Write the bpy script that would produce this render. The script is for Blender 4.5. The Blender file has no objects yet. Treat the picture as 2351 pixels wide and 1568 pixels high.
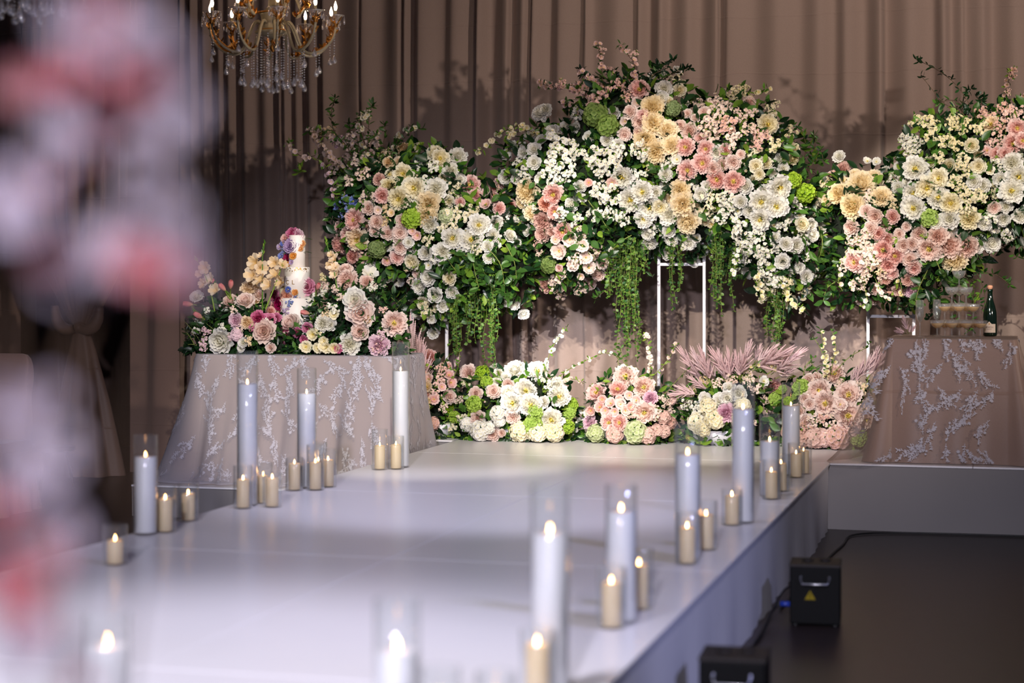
import bpy, math, random
import numpy as np
from mathutils import Vector, Matrix, Quaternion

random.seed(7)
RNG = np.random.RandomState(11)
PI = math.pi
scene = bpy.context.scene
COL = scene.collection

# ------------------------------------------------------------------ camera
FPX = 4200.0                       # focal length in photograph pixels (2351 wide)
CAM_Z = 1.50
HOR = 644.0                        # row of the horizon
YAW = math.atan2(1150.0, FPX)      # the runway runs towards +Y, the camera looks left of it
cam_d = bpy.data.cameras.new('camera')
cam_d.sensor_width = 36.0
cam_d.lens = FPX / 2351.0 * 36.0
cam_d.shift_y = -(784.0 - HOR) / 2351.0
cam_d.clip_start = 0.05
cam_d.clip_end = 100
cam_d.dof.use_dof = True
cam_d.dof.focus_distance = 12.2
cam_d.dof.aperture_fstop = 1.42
cam = bpy.data.objects.new('camera', cam_d)
COL.objects.link(cam)
cam.location = (0, 0, CAM_Z)
cam.rotation_euler = (PI / 2, 0, YAW)
scene.camera = cam

# ------------------------------------------------------------------ view and world
vs = scene.view_settings
vs.view_transform = 'Standard'
vs.look = 'None'
vs.gamma = 1.0
vs.use_curve_mapping = False
vs.exposure = 0.0
cy = scene.cycles
cy.caustics_reflective = False
cy.caustics_refractive = False
cy.max_bounces = 8
cy.diffuse_bounces = 3
cy.glossy_bounces = 4
cy.transmission_bounces = 8
cy.transparent_max_bounces = 32
cy.sample_clamp_indirect = 4.0

world = bpy.data.worlds.new('room_ambience')
scene.world = world
world.use_nodes = True
bg = world.node_tree.nodes['Background']
bg.inputs[0].default_value = (0.62, 0.62, 0.90, 1)
bg.inputs[1].default_value = 0.085

# ------------------------------------------------------------------ lights
CA, SA = math.cos(YAW), math.sin(YAW)

def ray(px, py):
    xc = (px - 1175.5) / FPX
    zc = (HOR - py) / FPX
    return Vector((-SA + xc * CA, CA + xc * SA, zc))

def at(px, py, Y):
    """world point seen at a photograph pixel, on the plane y = Y"""
    d = ray(px, py)
    t = Y / d.y
    return Vector((d.x * t, Y, CAM_Z + d.z * t))

def at_t(px, py, t):
    d = ray(px, py)
    return Vector((d.x * t, d.y * t, CAM_Z + d.z * t))

def on_z(px, py, z):
    d = ray(px, py)
    t = (z - CAM_Z) / d.z
    return Vector((d.x * t, d.y * t, z))

def dist(p):
    """distance along the optical axis"""
    return -p.x * SA + p.y * CA

def spot(name, loc, target, power, color, half_deg, blend=0.15, radius=0.05):
    l = bpy.data.lights.new(name, 'SPOT')
    l.energy = power
    l.color = color
    l.spot_size = math.radians(2 * half_deg)
    l.spot_blend = blend
    l.shadow_soft_size = radius
    o = bpy.data.objects.new(name, l)
    COL.objects.link(o)
    o.location = loc
    o.rotation_euler = (Vector(target) - Vector(loc)).to_track_quat('-Z', 'Y').to_euler()
    return o

# the hall's stage spots: all hang or stand out of the picture, in front of the stage or at the side of the room
KEY = (1.0, 0.93, 0.81)
spot('spot_flowers_left_offscreen', (-1.0, 3.2, 4.6), at(985, 900, 12.2), 2650, KEY, 10.4, 0.35)
spot('spot_flowers_mid_offscreen', (-2.6, 3.2, 4.6), at(1560, 735, 12.2), 3500, KEY, 9.4, 0.35)
spot('spot_flowers_right_offscreen', (-1.2, 3.2, 4.7), at(2150, 470, 12.2), 3100, KEY, 5.7, 0.35)
# cool beams from the back of the hall that slip under the flower banks and make the dappled patches on the drape
spot('spot_hall_back_left_offscreen', (-2.6, -4.0, 3.7), at(1290, 810, 13.5), 9500, (0.93, 0.94, 1.0), 1.15, 0.2, 0.03)
spot('spot_hall_back_right_offscreen', (-0.4, -4.0, 3.6), at(1900, 800, 13.5), 7000, (0.94, 0.93, 1.0), 1.1, 0.4, 0.03)
# warm wash raking along the drapes from the side of the room: it throws the shadow of the flowers to the left
spot('spot_side_wash_offscreen', (4.4, 6.6, 2.95), (-3.2, 13.4, 3.5), 1200, (1.0, 0.83, 0.72), 27, 0.6, 0.10)
# warm ceiling light that makes the pools at the top of the drapes
spot('ceiling_spot_drape_offscreen', (-1.6, 9.4, 5.3), (-1.6, 13.4, 3.0), 270, (1.0, 0.83, 0.70), 38, 0.9, 0.2)
# cool house wash from far behind the camera, moving heads over the runway, blue head at the side
spot('spot_house_front_offscreen', (0.4, -6.5, 5.0), (-2.0, 5.6, 0.6), 6200, (0.88, 0.85, 1.0), 15.5, 0.9, 0.25)
spot('ceiling_spot_runway_near_offscreen', (-2.2, 2.6, 5.0), (-2.3, 4.2, 0.4), 1200, (0.87, 0.85, 1.0), 23, 0.7, 0.2)
spot('ceiling_spot_runway_far_offscreen', (-2.6, 7.5, 5.0), (-2.5, 8.9, 0.4), 500, (0.74, 0.74, 1.0), 19, 0.6, 0.2)
spot('spot_blue_side_offscreen', (2.6, 4.2, 3.6), (-2.4, 7.2, 0.3), 520, (0.50, 0.54, 1.0), 21, 0.8, 0.15)

# ------------------------------------------------------------------ helpers
def lin(c):
    out = []
    for v in c[:3]:
        v = v / 255.0
        out.append(v / 12.92 if v <= 0.04045 else ((v + 0.055) / 1.055) ** 2.4)
    return (out[0], out[1], out[2], 1.0)

class MB:
    """collects vertices and faces and links them as one mesh"""
    def __init__(self):
        self.v = []
        self.f = []
        self.m = []
        self.a = []        # (along petal, ring)
    def add(self, verts, faces, mat=0, attr=None):
        b = len(self.v)
        self.v.extend([tuple(p) for p in verts])
        self.f.extend([tuple(i + b for i in q) for q in faces])
        self.m.extend([mat] * len(faces))
        self.a.extend(attr if attr is not None else [(0.5, 0.5)] * len(verts))
    def merge(self, other, M=None, mat=None):
        vv = [tuple(M @ Vector(p)) for p in other.v] if M is not None else other.v
        b = len(self.v)
        self.v.extend(vv)
        self.f.extend([tuple(i + b for i in q) for q in other.f])
        self.m.extend(other.m if mat is None else [mat] * len(other.f))
        self.a.extend(other.a)
    def box(self, x0, x1, y0, y1, z0, z1, mat=0):
        vs_ = [(x, y, z) for z in (z0, z1) for y in (y0, y1) for x in (x0, x1)]
        self.add(vs_, [(0, 2, 3, 1), (4, 5, 7, 6), (0, 1, 5, 4), (2, 6, 7, 3), (0, 4, 6, 2), (1, 3, 7, 5)], mat)
    def tube(self, pts, rad, n=6, mat=0, cap=True):
        pts = [Vector(p) for p in pts]
        rr = rad if isinstance(rad, (list, tuple)) else [rad] * len(pts)
        verts = []
        up = Vector((0.13, 0.31, 0.94)).normalized()
        for i, p in enumerate(pts):
            d = (pts[min(i + 1, len(pts) - 1)] - pts[max(i - 1, 0)])
            d = d.normalized() if d.length > 1e-9 else Vector((0, 0, 1))
            s = d.cross(up)
            if s.length < 0.05:
                s = d.cross(Vector((1, 0, 0)))
            s.normalize()
            w = s.cross(d)
            for k in range(n):
                an = 2 * PI * k / n
                verts.append(p + s * (math.cos(an) * rr[i]) + w * (math.sin(an) * rr[i]))
        faces = []
        for i in range(len(pts) - 1):
            for k in range(n):
                faces.append((i * n + k, i * n + (k + 1) % n, (i + 1) * n + (k + 1) % n, (i + 1) * n + k))
        if cap:
            faces.append(tuple(range(n)))
            faces.append(tuple((len(pts) - 1) * n + k for k in reversed(range(n))))
        self.add(verts, faces, mat)
    def lathe(self, prof, n=24, mat=0, c=(0, 0, 0), cap0=False, cap1=False):
        verts, faces = [], []
        for (r, z) in prof:
            for k in range(n):
                an = 2 * PI * k / n
                verts.append((c[0] + r * math.cos(an), c[1] + r * math.sin(an), c[2] + z))
        for i in range(len(prof) - 1):
            for k in range(n):
                faces.append((i * n + k, i * n + (k + 1) % n, (i + 1) * n + (k + 1) % n, (i + 1) * n + k))
        if cap0:
            faces.append(tuple(reversed(range(n))))
        if cap1:
            faces.append(tuple((len(prof) - 1) * n + k for k in range(n)))
        self.add(verts, faces, mat)
    def grid(self, fn, nu, nv, mat=0, attr=None):
        verts, at_ = [], []
        for j in range(nv + 1):
            for i in range(nu + 1):
                verts.append(fn(i / nu, j / nv))
                if attr:
                    at_.append(attr(i / nu, j / nv))
        w = nu + 1
        faces = [(j * w + i, j * w + i + 1, (j + 1) * w + i + 1, (j + 1) * w + i) for j in range(nv) for i in range(nu)]
        self.add(verts, faces, mat, at_ if attr else None)
    def mesh(self, name, mats, smooth=True, attr=False):
        me = bpy.data.meshes.new(name)
        me.from_pydata(self.v, [], self.f)
        for mt in mats:
            me.materials.append(mt)
        if len(mats) > 1:
            me.polygons.foreach_set('material_index', self.m)
        if smooth:
            me.polygons.foreach_set('use_smooth', [True] * len(self.f))
        if attr:
            at_ = me.attributes.new('petal', 'FLOAT_VECTOR', 'POINT')
            flat = []
            for (p, r) in self.a:
                flat.extend((p, r, 0.0))
            at_.data.foreach_set('vector', flat)
        me.update()
        return me

def link(name, data, parent=None, loc=None, quat=None, scale=None, mats=None):
    """loc is a WORLD location; parents are unrotated and unscaled Empties or meshes"""
    o = bpy.data.objects.new(name, data)
    COL.objects.link(o)
    if parent is not None:
        o.parent = parent
    if loc is not None:
        o.location = Vector(loc) - (world_loc(parent) if parent is not None else Vector())
    if quat is not None:
        o.rotation_mode = 'QUATERNION'
        o.rotation_quaternion = quat
    if scale is not None:
        o.scale = (scale,) * 3 if isinstance(scale, (int, float)) else scale
    if mats:
        for i, mt in enumerate(mats):
            if mt is not None:
                o.material_slots[i].link = 'OBJECT'
                o.material_slots[i].material = mt
    return o

def world_loc(o):
    v = Vector()
    while o is not None:
        v = v + Vector(o.location)
        o = o.parent
    return v

def tag(o, label, cat, group=None, kind=None):
    if label:
        o['label'] = label
    if cat:
        o['category'] = cat
    if group:
        o['group'] = group
    if kind:
        o['kind'] = kind
    return o

def thing(name, loc, label, cat, group=None):
    o = bpy.data.objects.new(name, None)
    COL.objects.link(o)
    o.location = loc
    o.empty_display_size = 0.05
    return tag(o, label, cat, group)

def part(name, mb, mats, parent, smooth=True, kind=None, label=None):
    """mesh given in WORLD coordinates, parented to a thing"""
    off = world_loc(parent) if parent is not None else Vector()
    if parent is not None:
        mb.v = [(p[0] - off.x, p[1] - off.y, p[2] - off.z) for p in mb.v]
    me = mb.mesh(name, mats, smooth, any(q != (0.5, 0.5) for q in mb.a))
    o = bpy.data.objects.new(name, me)
    COL.objects.link(o)
    o.parent = parent
    if kind:
        o['kind'] = kind
    if label:
        o['label'] = label
    return o

def structure(name, mb, mats, smooth=False):
    o = part(name, mb, mats, None, smooth)
    o['kind'] = 'structure'
    return o

def bevel(o, w, seg=2):
    m = o.modifiers.new('bevel', 'BEVEL')
    m.width = w
    m.segments = seg
    m.limit_method = 'ANGLE'
    return o

# ------------------------------------------------------------------ materials
def newmat(name):
    m = bpy.data.materials.new(name)
    m.use_nodes = True
    nt = m.node_tree
    for n in list(nt.nodes):
        nt.nodes.remove(n)
    out = nt.nodes.new('ShaderNodeOutputMaterial')
    return m, nt, out

def node(nt, typ, **kw):
    n = nt.nodes.new(typ)
    for k, v in kw.items():
        setattr(n, k, v)
    return n

def plain(name, rgb, rough=0.5, metal=0.0, spec=0.5, noise=0.0, nscale=8.0, bump=0.0, bscale=40.0, aniso_stretch=None, sheen=0.0):
    m, nt, out = newmat(name)
    b = node(nt, 'ShaderNodeBsdfPrincipled')
    b.inputs['Base Color'].default_value = lin(rgb)
    b.inputs['Roughness'].default_value = rough
    b.inputs['Metallic'].default_value = metal
    b.inputs['Specular IOR Level'].default_value = spec
    if sheen:
        b.inputs['Sheen Weight'].default_value = sheen
    tc = node(nt, 'ShaderNodeTexCoord')
    mp = node(nt, 'ShaderNodeMapping')
    nt.links.new(tc.outputs['Object'], mp.inputs['Vector'])
    if aniso_stretch:
        mp.inputs['Scale'].default_value = aniso_stretch
    if noise:
        nz = node(nt, 'ShaderNodeTexNoise')
        nz.inputs['Scale'].default_value = nscale
        nz.inputs['Detail'].default_value = 4
        nt.links.new(mp.outputs[0], nz.inputs['Vector'])
        mx = node(nt, 'ShaderNodeMix', data_type='RGBA')
        c = lin(rgb)
        mx.inputs[6].default_value = tuple(v * (1 - noise) for v in c[:3]) + (1,)
        mx.inputs[7].default_value = tuple(min(1, v * (1 + noise)) for v in c[:3]) + (1,)
        nt.links.new(nz.outputs['Fac'], mx.inputs[0])
        nt.links.new(mx.outputs[2], b.inputs['Base Color'])
    if bump:
        nz2 = node(nt, 'ShaderNodeTexNoise')
        nz2.inputs['Scale'].default_value = bscale
        nz2.inputs['Detail'].default_value = 3
        nt.links.new(mp.outputs[0], nz2.inputs['Vector'])
        bp = node(nt, 'ShaderNodeBump')
        bp.inputs['Strength'].default_value = bump
        bp.inputs['Distance'].default_value = 0.01
        nt.links.new(nz2.outputs['Fac'], bp.inputs['Height'])
        nt.links.new(bp.outputs[0], b.inputs['Normal'])
    nt.links.new(b.outputs[0], out.inputs[0])
    return m

def petal_mat(name, inner, outer, base=None, trans=0.36, rough=0.6, var=0.08):
    """petal colour runs from the heart of the flower to its outer petals"""
    m, nt, out = newmat(name)
    at_ = node(nt, 'ShaderNodeAttribute', attribute_name='petal')
    sp = node(nt, 'ShaderNodeSeparateXYZ')
    nt.links.new(at_.outputs['Vector'], sp.inputs[0])
    mx = node(nt, 'ShaderNodeMix', data_type='RGBA')
    mx.inputs[6].default_value = lin(inner)
    mx.inputs[7].default_value = lin(outer)
    nt.links.new(sp.outputs[1], mx.inputs[0])
    col = mx.outputs[2]
    if base:
        rp = node(nt, 'ShaderNodeMapRange')
        rp.inputs[1].default_value = 0.0
        rp.inputs[2].default_value = 0.6
        rp.inputs[3].default_value = 0.85
        rp.inputs[4].default_value = 0.0
        nt.links.new(sp.outputs[0], rp.inputs[0])
        m2 = node(nt, 'ShaderNodeMix', data_type='RGBA')
        nt.links.new(rp.outputs[0], m2.inputs[0])
        nt.links.new(col, m2.inputs[6])
        m2.inputs[7].default_value = lin(base)
        col = m2.outputs[2]
    oi = node(nt, 'ShaderNodeObjectInfo')
    hs = node(nt, 'ShaderNodeHueSaturation')
    r1 = node(nt, 'ShaderNodeMapRange')
    r1.inputs[3].default_value = 1 - var
    r1.inputs[4].default_value = 1 + var * 0.5
    nt.links.new(oi.outputs['Random'], r1.inputs[0])
    nt.links.new(r1.outputs[0], hs.inputs['Value'])
    r2 = node(nt, 'ShaderNodeMapRange')
    r2.inputs[3].default_value = 1 + var * 2
    r2.inputs[4].default_value = 1 - var * 2
    nt.links.new(oi.outputs['Random'], r2.inputs[0])
    nt.links.new(r2.outputs[0], hs.inputs['Saturation'])
    nt.links.new(col, hs.inputs['Color'])
    d = node(nt, 'ShaderNodeBsdfPrincipled')
    d.inputs['Roughness'].default_value = rough
    d.inputs['Specular IOR Level'].default_value = 0.25
    nt.links.new(hs.outputs[0], d.inputs['Base Color'])
    tr = node(nt, 'ShaderNodeBsdfTranslucent')
    nt.links.new(hs.outputs[0], tr.inputs['Color'])
    ms = node(nt, 'ShaderNodeMixShader')
    ms.inputs[0].default_value = trans
    nt.links.new(d.outputs[0], ms.inputs[1])
    nt.links.new(tr.outputs[0], ms.inputs[2])
    nt.links.new(ms.outputs[0], out.inputs[0])
    return m

def leaf_mat(name, c0, c1, rough=0.38, trans=0.15):
    """leaf colour varies from leaf to leaf"""
    m, nt, out = newmat(name)
    g = node(nt, 'ShaderNodeNewGeometry')
    mx = node(nt, 'ShaderNodeMix', data_type='RGBA')
    mx.inputs[6].default_value = lin(c0)
    mx.inputs[7].default_value = lin(c1)
    oi = node(nt, 'ShaderNodeObjectInfo')
    ad = node(nt, 'ShaderNodeMath', operation='ADD')
    nt.links.new(g.outputs['Random Per Island'], ad.inputs[0])
    nt.links.new(oi.outputs['Random'], ad.inputs[1])
    fr = node(nt, 'ShaderNodeMath', operation='FRACT')
    nt.links.new(ad.outputs[0], fr.inputs[0])
    nt.links.new(fr.outputs[0], mx.inputs[0])
    d = node(nt, 'ShaderNodeBsdfPrincipled')
    d.inputs['Roughness'].default_value = rough
    nt.links.new(mx.outputs[2], d.inputs['Base Color'])
    tr = node(nt, 'ShaderNodeBsdfTranslucent')
    nt.links.new(mx.outputs[2], tr.inputs['Color'])
    ms = node(nt, 'ShaderNodeMixShader')
    ms.inputs[0].default_value = trans
    nt.links.new(d.outputs[0], ms.inputs[1])
    nt.links.new(tr.outputs[0], ms.inputs[2])
    nt.links.new(ms.outputs[0], out.inputs[0])
    return m

def emit(name, rgb, strength):
    m, nt, out = newmat(name)
    e = node(nt, 'ShaderNodeEmission')
    e.inputs[0].default_value = lin(rgb)
    e.inputs[1].default_value = strength
    nt.links.new(e.outputs[0], out.inputs[0])
    return m

def thin_glass(name, tint=(253, 254, 254), refl=0.9, rough=0.03, base=0.015, milk=0.0):
    m, nt, out = newmat(name)
    t = node(nt, 'ShaderNodeBsdfTransparent')
    t.inputs[0].default_value = lin(tint)
    g = node(nt, 'ShaderNodeBsdfGlossy')
    g.inputs['Roughness'].default_value = rough
    g.inputs['Color'].default_value = (refl, refl, refl, 1)
    lw = node(nt, 'ShaderNodeLayerWeight')
    lw.inputs['Blend'].default_value = 0.35
    pw = node(nt, 'ShaderNodeMath', operation='POWER')
    nt.links.new(lw.outputs['Facing'], pw.inputs[0])
    pw.inputs[1].default_value = 2.3
    mr = node(nt, 'ShaderNodeMapRange')
    mr.inputs[3].default_value = base
    mr.inputs[4].default_value = 0.85
    nt.links.new(pw.outputs[0], mr.inputs[0])
    ms = node(nt, 'ShaderNodeMixShader')
    nt.links.new(mr.outputs[0], ms.inputs[0])
    nt.links.new(t.outputs[0], ms.inputs[1])
    nt.links.new(g.outputs[0], ms.inputs[2])
    last = ms.outputs[0]
    if milk:
        df = node(nt, 'ShaderNodeBsdfDiffuse')
        df.inputs[0].default_value = (0.9, 0.9, 0.92, 1)
        m2 = node(nt, 'ShaderNodeMixShader')
        m2.inputs[0].default_value = milk
        nt.links.new(last, m2.inputs[1])
        nt.links.new(df.outputs[0], m2.inputs[2])
        last = m2.outputs[0]
    nt.links.new(last, out.inputs[0])
    return m

def wax_mat(name, rgb, trans=0.3):
    m, nt, out = newmat(name)
    d = node(nt, 'ShaderNodeBsdfPrincipled')
    d.inputs['Base Color'].default_value = lin(rgb)
    d.inputs['Roughness'].default_value = 0.45
    tc = node(nt, 'ShaderNodeTexCoord')
    nz = node(nt, 'ShaderNodeTexNoise')
    nz.inputs['Scale'].default_value = 260
    nt.links.new(tc.outputs['Object'], nz.inputs['Vector'])
    bp = node(nt, 'ShaderNodeBump')
    bp.inputs['Strength'].default_value = 0.25
    bp.inputs['Distance'].default_value = 0.002
    nt.links.new(nz.outputs['Fac'], bp.inputs['Height'])
    nt.links.new(bp.outputs[0], d.inputs['Normal'])
    tr = node(nt, 'ShaderNodeBsdfTranslucent')
    tr.inputs[0].default_value = lin(rgb)
    ms = node(nt, 'ShaderNodeMixShader')
    ms.inputs[0].default_value = trans
    nt.links.new(d.outputs[0], ms.inputs[1])
    nt.links.new(tr.outputs[0], ms.inputs[2])
    nt.links.new(ms.outputs[0], out.inputs[0])
    return m

def drape_mat(name, rgb, crease=(0.0,), rough=0.72, sheen=0.25, var=0.10):
    """woven cloth with pressed horizontal creases at given heights"""
    m, nt, out = newmat(name)
    b = node(nt, 'ShaderNodeBsdfPrincipled')
    b.inputs['Roughness'].default_value = rough
    b.inputs['Specular IOR Level'].default_value = 0.25
    b.inputs['Sheen Weight'].default_value = sheen
    g = node(nt, 'ShaderNodeNewGeometry')
    wv = node(nt, 'ShaderNodeTexNoise')
    wv.inputs['Scale'].default_value = 90
    wv.inputs['Detail'].default_value = 2
    mp = node(nt, 'ShaderNodeMapping')
    mp.inputs['Scale'].default_value = (1, 1, 2.5)
    nt.links.new(g.outputs['Position'], mp.inputs[0])
    nt.links.new(mp.outputs[0], wv.inputs['Vector'])
    mx = node(nt, 'ShaderNodeMix', data_type='RGBA')
    c = lin(rgb)
    mx.inputs[6].default_value = tuple(v * (1 - var) for v in c[:3]) + (1,)
    mx.inputs[7].default_value = tuple(v * (1 + var) for v in c[:3]) + (1,)
    nt.links.new(wv.outputs['Fac'], mx.inputs[0])
    nt.links.new(mx.outputs[2], b.inputs['Base Color'])
    # creases: thin ridges repeating over the height
    sp = node(nt, 'ShaderNodeSeparateXYZ')
    nt.links.new(g.outputs['Position'], sp.inputs[0])
    n2 = node(nt, 'ShaderNodeTexNoise')
    n2.inputs['Scale'].default_value = 1.6
    nt.links.new(g.outputs['Position'], n2.inputs['Vector'])
    ma = node(nt, 'ShaderNodeMath', operation='MULTIPLY_ADD')
    nt.links.new(n2.outputs['Fac'], ma.inputs[0])
    ma.inputs[1].default_value = 0.12
    nt.links.new(sp.outputs[2], ma.inputs[2])
    pp = node(nt, 'ShaderNodeMath', operation='PINGPONG')
    nt.links.new(ma.outputs[0], pp.inputs[0])
    pp.inputs[1].default_value = 0.22
    mr = node(nt, 'ShaderNodeMapRange')
    mr.inputs[1].default_value = 0.0
    mr.inputs[2].default_value = 0.010
    mr.inputs[3].default_value = 1.0
    mr.inputs[4].default_value = 0.0
    nt.links.new(pp.outputs[0], mr.inputs[0])
    a2 = node(nt, 'ShaderNodeMath', operation='MULTIPLY_ADD')
    nt.links.new(wv.outputs['Fac'], a2.inputs[0])
    a2.inputs[1].default_value = 0.35
    nt.links.new(mr.outputs[0], a2.inputs[2])
    bp = node(nt, 'ShaderNodeBump')
    bp.inputs['Strength'].default_value = 0.35
    bp.inputs['Distance'].default_value = 0.006
    nt.links.new(a2.outputs[0], bp.inputs['Height'])
    nt.links.new(bp.outputs[0], b.inputs['Normal'])
    nt.links.new(b.outputs[0], out.inputs[0])
    return m

def sheer_mat(name, rgb, alpha):
    """net fabric: fine mesh that lets part of the light through"""
    m, nt, out = newmat(name)
    t = node(nt, 'ShaderNodeBsdfTransparent')
    d = node(nt, 'ShaderNodeBsdfDiffuse')
    d.inputs[0].default_value = lin(rgb)
    tr = node(nt, 'ShaderNodeBsdfTranslucent')
    tr.inputs[0].default_value = lin(rgb)
    m1 = node(nt, 'ShaderNodeMixShader')
    m1.inputs[0].default_value = 0.35
    nt.links.new(d.outputs[0], m1.inputs[1])
    nt.links.new(tr.outputs[0], m1.inputs[2])
    lw = node(nt, 'ShaderNodeLayerWeight')
    lw.inputs['Blend'].default_value = 0.4
    mr = node(nt, 'ShaderNodeMapRange')
    mr.inputs[3].default_value = alpha
    mr.inputs[4].default_value = min(1.0, alpha + 0.5)
    nt.links.new(lw.outputs['Facing'], mr.inputs[0])
    ms = node(nt, 'ShaderNodeMixShader')
    nt.links.new(mr.outputs[0], ms.inputs[0])
    nt.links.new(t.outputs[0], ms.inputs[1])
    nt.links.new(m1.outputs[0], ms.inputs[2])
    nt.links.new(ms.outputs[0], out.inputs[0])
    return m

M = {}
M['vinyl'] = plain('white_vinyl', (226, 223, 226), 0.30, noise=0.02, nscale=3, bump=0.05, bscale=6)
M['vinyl_side'] = plain('white_vinyl_skirt', (214, 212, 218), 0.5, noise=0.03, nscale=3, bump=0.35, bscale=3, aniso_stretch=(1, 1, 0.4))
M['grey_side'] = plain('grey_skirt', (120, 116, 116), 0.7, noise=0.05, nscale=4, bump=0.2, bscale=5)
M['floor'] = plain('dark_plank_floor', (42, 33, 34), 0.36, noise=0.35, nscale=5, bump=0.12, bscale=14, aniso_stretch=(0.6, 6, 1))
M['wall'] = plain('dark_wall', (30, 24, 22), 0.9)
M['drape'] = drape_mat('taupe_drape', (150, 130, 120))
M['drape_dark'] = drape_mat('brown_drape', (128, 104, 94))
M['satin'] = drape_mat('tied_satin_drape', (132, 106, 92), rough=0.45, sheen=0.1)
M['chair'] = drape_mat('chair_cover', (172, 140, 128), rough=0.6)
M['glass'] = thin_glass('clear_glass', base=0.03, milk=0.012)
M['crystal'] = thin_glass('crystal_glass', (250, 248, 250), 1.0, 0.05, 0.30, 0.10)
M['stemware'] = thin_glass('stemware_glass', (252, 252, 252), 1.0, 0.04, 0.10, 0.045)
M['wax'] = wax_mat('white_granulated_wax', (236, 234, 236), 0.12)
M['ivory'] = wax_mat('ivory_wax', (250, 228, 186), 0.35)
M['wick'] = plain('burnt_wick', (30, 24, 20), 0.9)
M['flame'] = emit('candle_flame', (255, 184, 108), 42)
M['bulb'] = emit('lit_bulb', (255, 214, 170), 34)
M['white_metal'] = plain('white_lacquered_metal', (228, 226, 232), 0.35)
M['gold'] = plain('antique_gold', (190, 132, 62), 0.28, metal=0.9, noise=0.2, nscale=60)
M['porcelain'] = plain('cream_porcelain', (160, 148, 120), 0.3, noise=0.05, nscale=20)
M['black'] = plain('black_powder_coat', (5, 5, 6), 0.6, spec=0.12, bump=0.15, bscale=300)
M['black_top'] = plain('dusty_black_lid', (30, 25, 24), 0.6, spec=0.3, noise=0.3, nscale=30)
M['steel'] = plain('brushed_steel', (170, 170, 175), 0.3, metal=0.9)
M['rubber'] = plain('black_cable', (14, 13, 15), 0.55)
M['blueplug'] = plain('blue_plug', (24, 52, 150), 0.4)
M['yellow_sticker'] = plain('yellow_sticker', (120, 104, 20), 0.6, spec=0.1)
M['foam'] = plain('moss_core', (20, 30, 14), 0.95, noise=0.6, nscale=40, bump=1.0, bscale=60)
M['leaf'] = leaf_mat('leaf_green', (28, 64, 24), (82, 124, 48))
M['leaf_dark'] = leaf_mat('leaf_dark_green', (12, 34, 18), (32, 66, 32), rough=0.35)
M['leaf_lime'] = leaf_mat('leaf_light_green', (70, 118, 34), (140, 168, 60))
M['vine'] = leaf_mat('vine_green', (34, 82, 34), (112, 146, 56), rough=0.5)
M['stem'] = plain('green_stem', (120, 130, 60), 0.6, noise=0.2, nscale=30)
M['twig'] = plain('brown_twig', (78, 58, 40), 0.7, noise=0.3, nscale=40)
M['stamen'] = plain('yellow_stamen', (238, 212, 96), 0.6, noise=0.2, nscale=50)

PET = {}
def pet(key, inner, outer, base=None, **kw):
    PET[key] = petal_mat('petal_' + key, inner, outer, base, **kw)
pet('white', (248, 244, 226), (246, 244, 240), (244, 236, 196))
pet('cream', (248, 236, 190), (247, 241, 222), (244, 226, 160))
pet('champagne', (252, 234, 190), (252, 238, 212), (248, 226, 176), trans=0.45)
pet('blush', (244, 208, 194), (246, 228, 220), (244, 218, 194))
pet('pink', (238, 176, 166), (244, 214, 208), (240, 196, 160))
pet('coral', (228, 160, 138), (238, 200, 184), (230, 176, 136))
pet('dusty', (218, 168, 154), (228, 192, 180), (214, 170, 146))
pet('hot_pink', (206, 84, 130), (230, 156, 188), (200, 80, 116))
pet('lilac_pink', (232, 188, 208), (240, 214, 224), (236, 204, 204))
pet('magenta', (140, 30, 70), (186, 80, 118))
pet('lavender', (180, 146, 190), (206, 186, 220))
pet('blue', (98, 118, 206), (144, 160, 224))
pet('orange', (226, 138, 56), (232, 172, 100))
pet('peach', (246, 216, 168), (247, 228, 202), (242, 206, 130))
pet('yellow', (242, 228, 172), (244, 236, 208), (236, 212, 120))
pet('lime', (150, 186, 54), (180, 208, 92), (124, 160, 40))
pet('green', (104, 130, 64), (140, 160, 96), (80, 108, 48))
pet('pale_green', (196, 208, 156), (216, 222, 184), (168, 186, 112))
pet('tulip', (226, 110, 110), (232, 146, 146), (236, 202, 166))
pet('astilbe', (240, 206, 206), (246, 220, 222))
pet('fore_white', (196, 182, 196), (208, 198, 212), (204, 176, 186))
pet('fore_pink', (200, 102, 112), (214, 144, 152), (196, 94, 104))

# ================================================================== the setting
STAGE = 0.40
RX0, RX1 = -3.70, -1.06            # runway edges
SY = 11.14                         # front edge of the stage
DRAPE_Y = 13.5

b = MB(); b.box(-12, 7, -3, 16, -0.05, 0.0)
structure('floor', b, [M['floor']])
b = MB(); b.box(-12, 7, 15.9, 16.0, 0, 5.4)
structure('wall_back', b, [M['wall']])
b = MB(); b.box(-12.1, -12, 2, 16, 0, 5.4)
structure('wall_left', b, [M['wall']])
b = MB(); b.box(-12, 7, 5.0, 16, 5.4, 5.5)
structure('ceiling', b, [M['wall']])

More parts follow.
